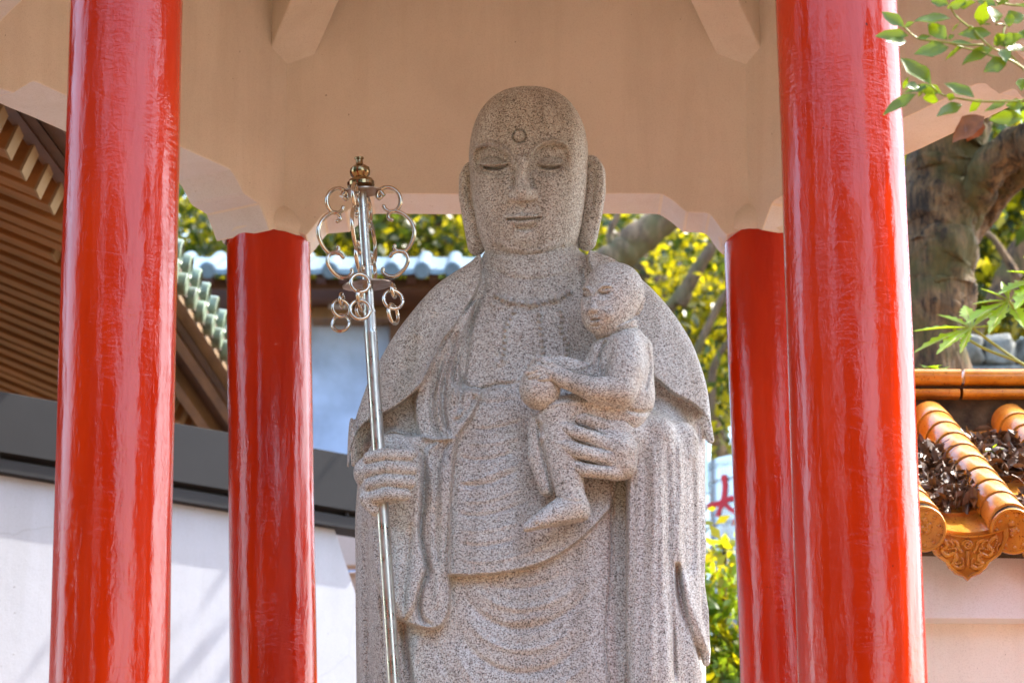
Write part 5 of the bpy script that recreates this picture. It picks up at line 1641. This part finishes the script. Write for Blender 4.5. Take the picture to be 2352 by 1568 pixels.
rband(890, 909, Yr - .115, Yr + .2, M['ambersolid'], 'ridge_band', x2, True)
rband(909, 1010, Yr - .06, Yr + .2, M['moss'], 'ridge_wall')
mb = MB()      # tilted broken tiles under the ridge wall
for (u, v) in ((2280, 1035), (2275, 1058)):
    p = P(u, v, 11.12); mb.box(p, (.17, .10, .016), Matrix.Rotation(R(-30), 3, 'X'), 0, .004)
mb.build('loose_tile', [M['amber']], shrine)
# fascia and wall
Ew = Te + Vector((0, .10, 0))
def wall(v0, v1, dy_, th, mat, name):
    zt, zb_ = P(2300, v0, Ew.y + dy_).z, (P(2300, v1, Ew.y + dy_).z if v1 else .004)
    mb = MB(); c0 = Vector((2.6, Ew.y + dy_ + th / 2, (zt + zb_) / 2)); q_ = Matrix.Rotation(R(2), 3, 'Z')
    mb.box(c0, (2.6, th, zt - zb_), q_, 0, .004); mb.build(name, [mat], shrine)
wall(1262, 1424, .06, .12, M['bluishwhite'], 'fascia')
wall(1424, None, .16, .2, M['cream'], 'wall')

# leaf litter in the valleys and a sprouting seedling
rng = np.random.default_rng(11)
Vs, Fs = [], []
def litter(k, t0, t1, n, w_=.085):
    t_ = rng.uniform(t0, t1, n); s_ = rng.uniform(-1, 1, n) * w_
    for a, b in zip(t_, s_):
        c = np.array(Tt + al * ((k + .5) * SP_ + b) + dn * (a * Ld) + nrm * (rng.uniform(-.02, .045)))
        d1 = rng.normal(size=3); d1 /= np.linalg.norm(d1); d2 = rng.normal(size=3); d2 -= d1 * (d1 @ d2); d2 /= np.linalg.norm(d2); d3 = np.cross(d1, d2)
        L_ = rng.uniform(.018, .042); W = L_ * rng.uniform(.25, .5); cu = rng.uniform(-.3, .3) * L_
        b0 = len(Vs) * 6
        Vs.append(np.array([c - d1 * L_, c + d2 * W - d1 * L_ * .2 + d3 * cu, c + d2 * W * .8 + d1 * L_ * .5 + d3 * cu, c + d1 * L_, c - d2 * W * .8 + d1 * L_ * .5 + d3 * cu, c - d2 * W - d1 * L_ * .2 + d3 * cu]))
        Fs.extend([(b0, b0 + 1, b0 + 2, b0 + 3), (b0, b0 + 3, b0 + 4, b0 + 5)])
litter(-1, .30, .86, 620, .10); litter(0, .22, .55, 420, .10); litter(0, .80, .97, 240, .085); litter(1, .2, .9, 300)
o = mesh_obj('leaf_litter', np.concatenate(Vs), np.array(Fs), M['litter'], None, False, None, tuple(Tt))
tag(o, 'drift of dry brown leaves lying in the valleys between the amber roll tiles', 'leaf litter', kind='stuff')
mb = MB(); lt = random.Random(8)
for i in range(26):
    p = Tt + al * (random.Random(i).choice((-.5, .5)) * SP_ + lt.uniform(-.08, .08)) + dn * (lt.uniform(.3, .95) * Ld) + nrm * .04
    d = Vector((lt.uniform(-1, 1), lt.uniform(-1, 1), lt.uniform(-.3, .6))).normalized() * lt.uniform(.03, .09)
    mb.tube([p, p + d * .5 + Vector((0, 0, .008)), p + d], .0018, 5)
tag(mb.build('dry_twigs', [M['litter']], None, loc=tuple(Tt)), 'thin dry twigs scattered over the dead leaves on the amber roof', 'twigs', kind='stuff')

def leaf_mesh(mb, base, tip, width, up, curl=.10, mi=0, n=7, asym=0.0):
    base, tip = Vector(base), Vector(tip); d = tip - base; L_ = d.length; d.normalize()
    s_ = d.cross(Vector(up)).normalized(); nn_ = s_.cross(d)
    b = len(mb.v); prof = [0.0, .50, .86, 1.0, .92, .70, .38, 0.0][:n + 1]
    for i in range(n + 1):
        t_ = i / n; w_ = width / 2 * prof[i]
        c = base + d * (L_ * t_) + nn_ * (-curl * L_ * (t_ * t_) + .02 * L_ * math.sin(t_ * 9))
        wob = 1 + .10 * math.sin(i * 2.1 + L_ * 900)
        mb.v += [tuple(c + s_ * w_ * wob + nn_ * w_ * .35), tuple(c), tuple(c - s_ * w_ * (2 - wob) + nn_ * w_ * .35)]
    for i in range(n):
        a = b + i * 3
        mb.f += [(a, a + 1, a + 4, a + 3), (a + 1, a + 2, a + 5, a + 4)]; mb.m += [mi, mi]
sd_ = empty('seedling', tuple(P(2272, 1075, 10.92)), 'tiny green seedling sprouting from the leaf litter on the amber roof', 'seedling')
mb = MB(); mb.tube([P(2272, 1075, 10.92), P(2276, 1045, 10.9), P(2280, 1030, 10.9)], .002, 6); mb.build('stem', [M['stem']], sd_)
mb = MB()
for (a, b) in (((2280, 1034), (2305, 1028)), ((2280, 1034), (2258, 1036)), ((2279, 1038), (2292, 1046)), ((2281, 1030), (2290, 1018))):
    leaf_mesh(mb, P(*a, 10.9), P(*b, 10.88), .016, (0, -.4, 1))
mb.build('leaves', [M['papaya']], sd_, smooth=True)

# ------------------------------------------------------------------ stone wall behind the roof
M['rubble'] = simple_mat('mossy_grey_rubble', (0.17, 0.18, 0.17), 0.9, 0.5, 9, 0.014, 20, col2=(0.035, 0.035, 0.025))
rb = empty('rubble_wall', (4.6, 17, 0), 'rough grey rubble wall above the amber ridge, behind the papaya leaves', 'stone wall')
rg = random.Random(6); 
zt = P(2300, 782, 17).z; row = 0; z = zt
mb = MB()
while z > zt - 1.3:
    h = rg.uniform(.12, .2); x = 2.3
    while x < 4.9:
        w_ = rg.uniform(.18, .42)
        bm = bmesh.new(); bmesh.ops.create_icosphere(bm, subdivisions=3, radius=1)
        sx, sy, sz = w_ * .56, .14, h * .58; ph = rg.uniform(0, 9)
        for v_ in bm.verts:
            q_ = v_.co; v_.co = Vector([math.copysign(abs(t_) ** .55, t_) for t_ in q_]) * (1 + .06 * math.sin(7 * q_.x + ph) + .05 * math.sin(9 * q_.z + ph))
        c = Vector((x + w_ / 2, 17 + rg.uniform(-.05, .05), z - h / 2))
        mb.frombm(bm, lambda p: Vector((c.x + p.x * sx, c.y + p.y * sy, c.z + p.z * sz))); bm.free()
        x += w_
    z -= h
mb.build('stones', [M['rubble']], rb, smooth=True, angle=60)
mb = MB(); mb.box((3.6, 17.15, (zt - .1) / 2), (2.7, .2, zt - .1)); mb.build('core', [M['moss']], rb)

# ------------------------------------------------------------------ papaya plant
pp = empty('papaya_plant', (2.75, 12.4, 0), 'papaya plant with large lobed bright green leaves over the amber ridge', 'plant')
def palmate(c, dirs, name='leaf'):
    """lobed leaf: several pointed, toothed lobes from one centre"""
    mb = MB(); c = Vector(c)
    for tip_, w_ in dirs:
        tip_ = Vector(tip_); d = tip_ - c; L_ = d.length; d.normalize(); s_ = d.cross(Vector((0, -.35, 1))).normalized(); nn_ = s_.cross(d)
        st = [(0, .03), (.25, .13), (.38, .20), (.42, .34), (.50, .20), (.58, .30), (.66, .17), (.74, .22), (.82, .10), (.90, .09), (1, 0)]
        b = len(mb.v)
        for t_, hw in st:
            q_ = c + d * (L_ * t_) - Vector((0, 0, 1)) * (.10 * L_ * t_ * t_)
            mb.v += [tuple(q_ + s_ * hw * w_ * L_ + nn_ * hw * .12 * L_), tuple(q_), tuple(q_ - s_ * hw * w_ * L_ + nn_ * hw * .12 * L_)]
        for i in range(len(st) - 1):
            a = b + i * 3; mb.f += [(a, a + 1, a + 4, a + 3), (a + 1, a + 2, a + 5, a + 4)]; mb.m += [0, 0]
        mb.tube([c, c + d * L_ * .5 - Vector((0, 0, .025 * L_)), c + d * L_ * .95 - Vector((0, 0, .09 * L_))], [.004, .003, .001], 6, mi=1)
    mb.build(name, [M['papaya'], M['stem']], pp)
yp = 12.2
pts = lambda l, y_=yp: [(P(u, v, y_ + dy_), w_) for u, v, dy_, w_ in l]
palmate(P(2232, 752, yp), pts([(2094, 748, .0, .55), (2096, 796, -.08, .5), (2150, 800, -.15, .5), (2150, 712, .10, .6), (2215, 690, .14, .6), (2290, 700, .1, .5), (2205, 802, -.12, .4), (2300, 745, 0, .4)]))
palmate(P(2318, 690, yp + .1), pts([(2215, 730, -.05, .5), (2232, 690, .05, .6), (2250, 655, .1, .6), (2300, 640, .14, .6), (2360, 650, .1, .6), (2352, 740, -.1, .5), (2270, 752, -.1, .45)]))
palmate(P(2400, 640, yp + .2), pts([(2290, 660, 0, .5), (2310, 610, .05, .6), (2350, 580, .1, .6), (2440, 560, .1, .6), (2330, 690, -.1, .5)]))
palmate(P(2400, 880, yp - .1), pts([(2330, 850, 0, .5), (2345, 890, -.05, .5), (2360, 830, .05, .6)]))
palmate(P(2150, 850, yp + .3), pts([(2108, 846, 0, .5), (2122, 828, .03, .5), (2170, 835, .03, .5)]))
for a in ([(2232, 752), (2290, 795), (2352, 838), (2420, 880)], [(2190, 756), (2260, 800), (2352, 836), (2420, 882)], [(2318, 690), (2350, 740), (2400, 800), (2425, 880)], [(2352, 640), (2400, 700), (2425, 880)]):
    mb = MB(); q_ = [P(u, v, yp + .02) for u, v in a]; mb.tube([Vector(x) for x in spline([tuple(x) for x in q_], 6)], .0062, 8)
    mb.build('leaf_stalk', [M['stem']], pp, smooth=True)
mb = MB(); q_ = P(2425, 880, yp); mb.tube([Vector((q_.x, q_.y, .0)), Vector((q_.x - .02, q_.y, 1.5)), q_], [.06, .05, .035], 12); mb.build('stem', [M['stem']], pp, smooth=True)

# ------------------------------------------------------------------ leafy twigs hanging in from the upper right
YT = 6.9
tw = empty('overhanging_branch', tuple(P(2420, 150, YT)), 'slender leafy branch reaching in from the upper right across the red column', 'branch')
def cr(x, y): return ((2100 + x / 3.92) * .9408, (y / 3.92) * .9408)
rg = random.Random(12)
twigs = [[(420, 262), (545, 365), (700, 395), (850, 412), (1000, 430), (1180, 432)], [(1568, 670), (1420, 510), (1330, 488), (1240, 445), (1150, 360), (1060, 255)], [(860, 60), (905, 140), (960, 195), (1045, 262)],
         [(850, 412), (1000, 460), (1160, 500), (1300, 550), (1440, 580), (1568, 660)], [(680, 820), (780, 905), (950, 945), (1150, 972), (1400, 972), (1568, 960)], [(1300, 235), (1385, 240), (1370, 320), (1400, 480)], [(1190, 0), (1185, 100), (1150, 240)],
         [(1568, 60), (1440, 50), (1300, 20)], [(1568, 670), (1700, 800)], [(1568, 960), (1700, 900)], [(1568, 60), (1750, 100)]]
leaves = [((420, 262), (205, 115), 95), ((425, 265), (515, 215), 55), ((465, 345), (138, 345), 100), ((440, 400), (260, 380), 60), ((545, 365), (680, 350), 36), ((870, 180), (515, 185), 105), ((850, 45), (670, 10), 75),
          ((835, 385), (640, 215), 110), ((850, 455), (515, 515), 120), ((990, 455), (800, 575), 85), ((840, 375), (905, 340), 40), ((860, 410), (1100, 430), 60), ((960, 215), (885, 300), 70), ((1255, 325), (935, 325), 95), ((1040, 20), (820, 80), 80), ((960, 80), (1100, 20), 70),
          ((1145, 345), (1020, 400), 50), ((1275, 455), (975, 600), 105), ((1405, 575), (1180, 690), 110), ((1370, 470), (1400, 590), 90), ((1150, 245), (1200, 20), 110), ((1180, 235), (1250, 235), 30), ((1290, 220), (1260, 60), 120), ((1300, 60), (1420, 10), 110), ((1280, 430), (1400, 330), 90),
          ((1330, 430), (1568, 350), 120), ((1420, 490), (1568, 430), 110), ((1400, 220), (1568, 130), 130), ((1420, 265), (1440, 110), 70), ((1510, 40), (1568, 60), 60), ((680, 810), (385, 545), 140), ((540, 900), (210, 1090), 100), ((680, 820), (410, 880), 60), ((560, 830), (440, 825), 70), ((415, 855), (462, 735), 40),
          ((780, 890), (560, 840), 90), ((660, 985), (700, 880), 100), ((650, 830), (545, 920), 80), ((1095, 935), (805, 790), 105), ((975, 1000), (735, 1098), 95), ((885, 895), (850, 965), 60), ((1165, 955), (1040, 1075), 75), ((1420, 960), (1190, 1060), 50), ((1568, 1010), (1390, 1010), 90), ((1568, 1130), (1230, 1140), 110),
          ((1480, 1060), (1568, 1180), 90), ((1568, 750), (1540, 860), 90), ((1300, 60), (1110, 5), 80), ((1600, 560), (1700, 700), 110), ((1700, 300), (1600, 180), 110), ((1600, 1200), (1750, 1100), 110), ((1530, 300), (1640, 380), 100)]
mb = MB()
for t_ in twigs:
    q_ = [P(*cr(x, y), YT + .02 * math.sin(i * 1.3)) for i, (x, y) in enumerate(t_)]
    sp = [Vector(x) for x in spline([tuple(x) for x in q_], 5)]
    mb.tube(sp, [.0022 + .0010 * (i / len(sp)) for i in range(len(sp))], 7)
main = [P(2352 + 30, 165, YT + .02), P(2400, 100, YT + .05), P(2460, -60, YT + .1), P(2500, -300, YT + .3)]
mb.tube([Vector(x) for x in spline([tuple(x) for x in main], 5)], [.004 + .0006 * i for i in range(16)][:len(spline([tuple(x) for x in main], 5))] , 8)
mb.build('twigs', [M['stem']], tw, smooth=True)
mb = MB()
for i, (a, b, w_) in enumerate(leaves):
    dy0, dy1 = rg.uniform(-.02, .02), rg.uniform(-.05, .05)
    leaf_mesh(mb, P(*cr(*a), YT + dy0), P(*cr(*b), YT + dy1), w_ * .34 * .00097 * 1.08, (rg.uniform(-.3, .3), -1.0, rg.uniform(.0, .6)), rg.uniform(.02, .10))
mb.build('leaves', [M['nearleaf']], tw, smooth=True)
mb = MB(); leaf_mesh(mb, P(2262, 268, 7.0), P(2185, 318, 7.0), .06, (0, -1, .5), .2); leaf_mesh(mb, P(2250, 275, 7.02), P(2222, 322, 7.0), .05, (0.2, -1, .5), .1)
mb.build('withered_leaf', [simple_mat('russet_dead_leaf', (0.30, 0.09, 0.02), .4, .4, 30)], tw, smooth=True)
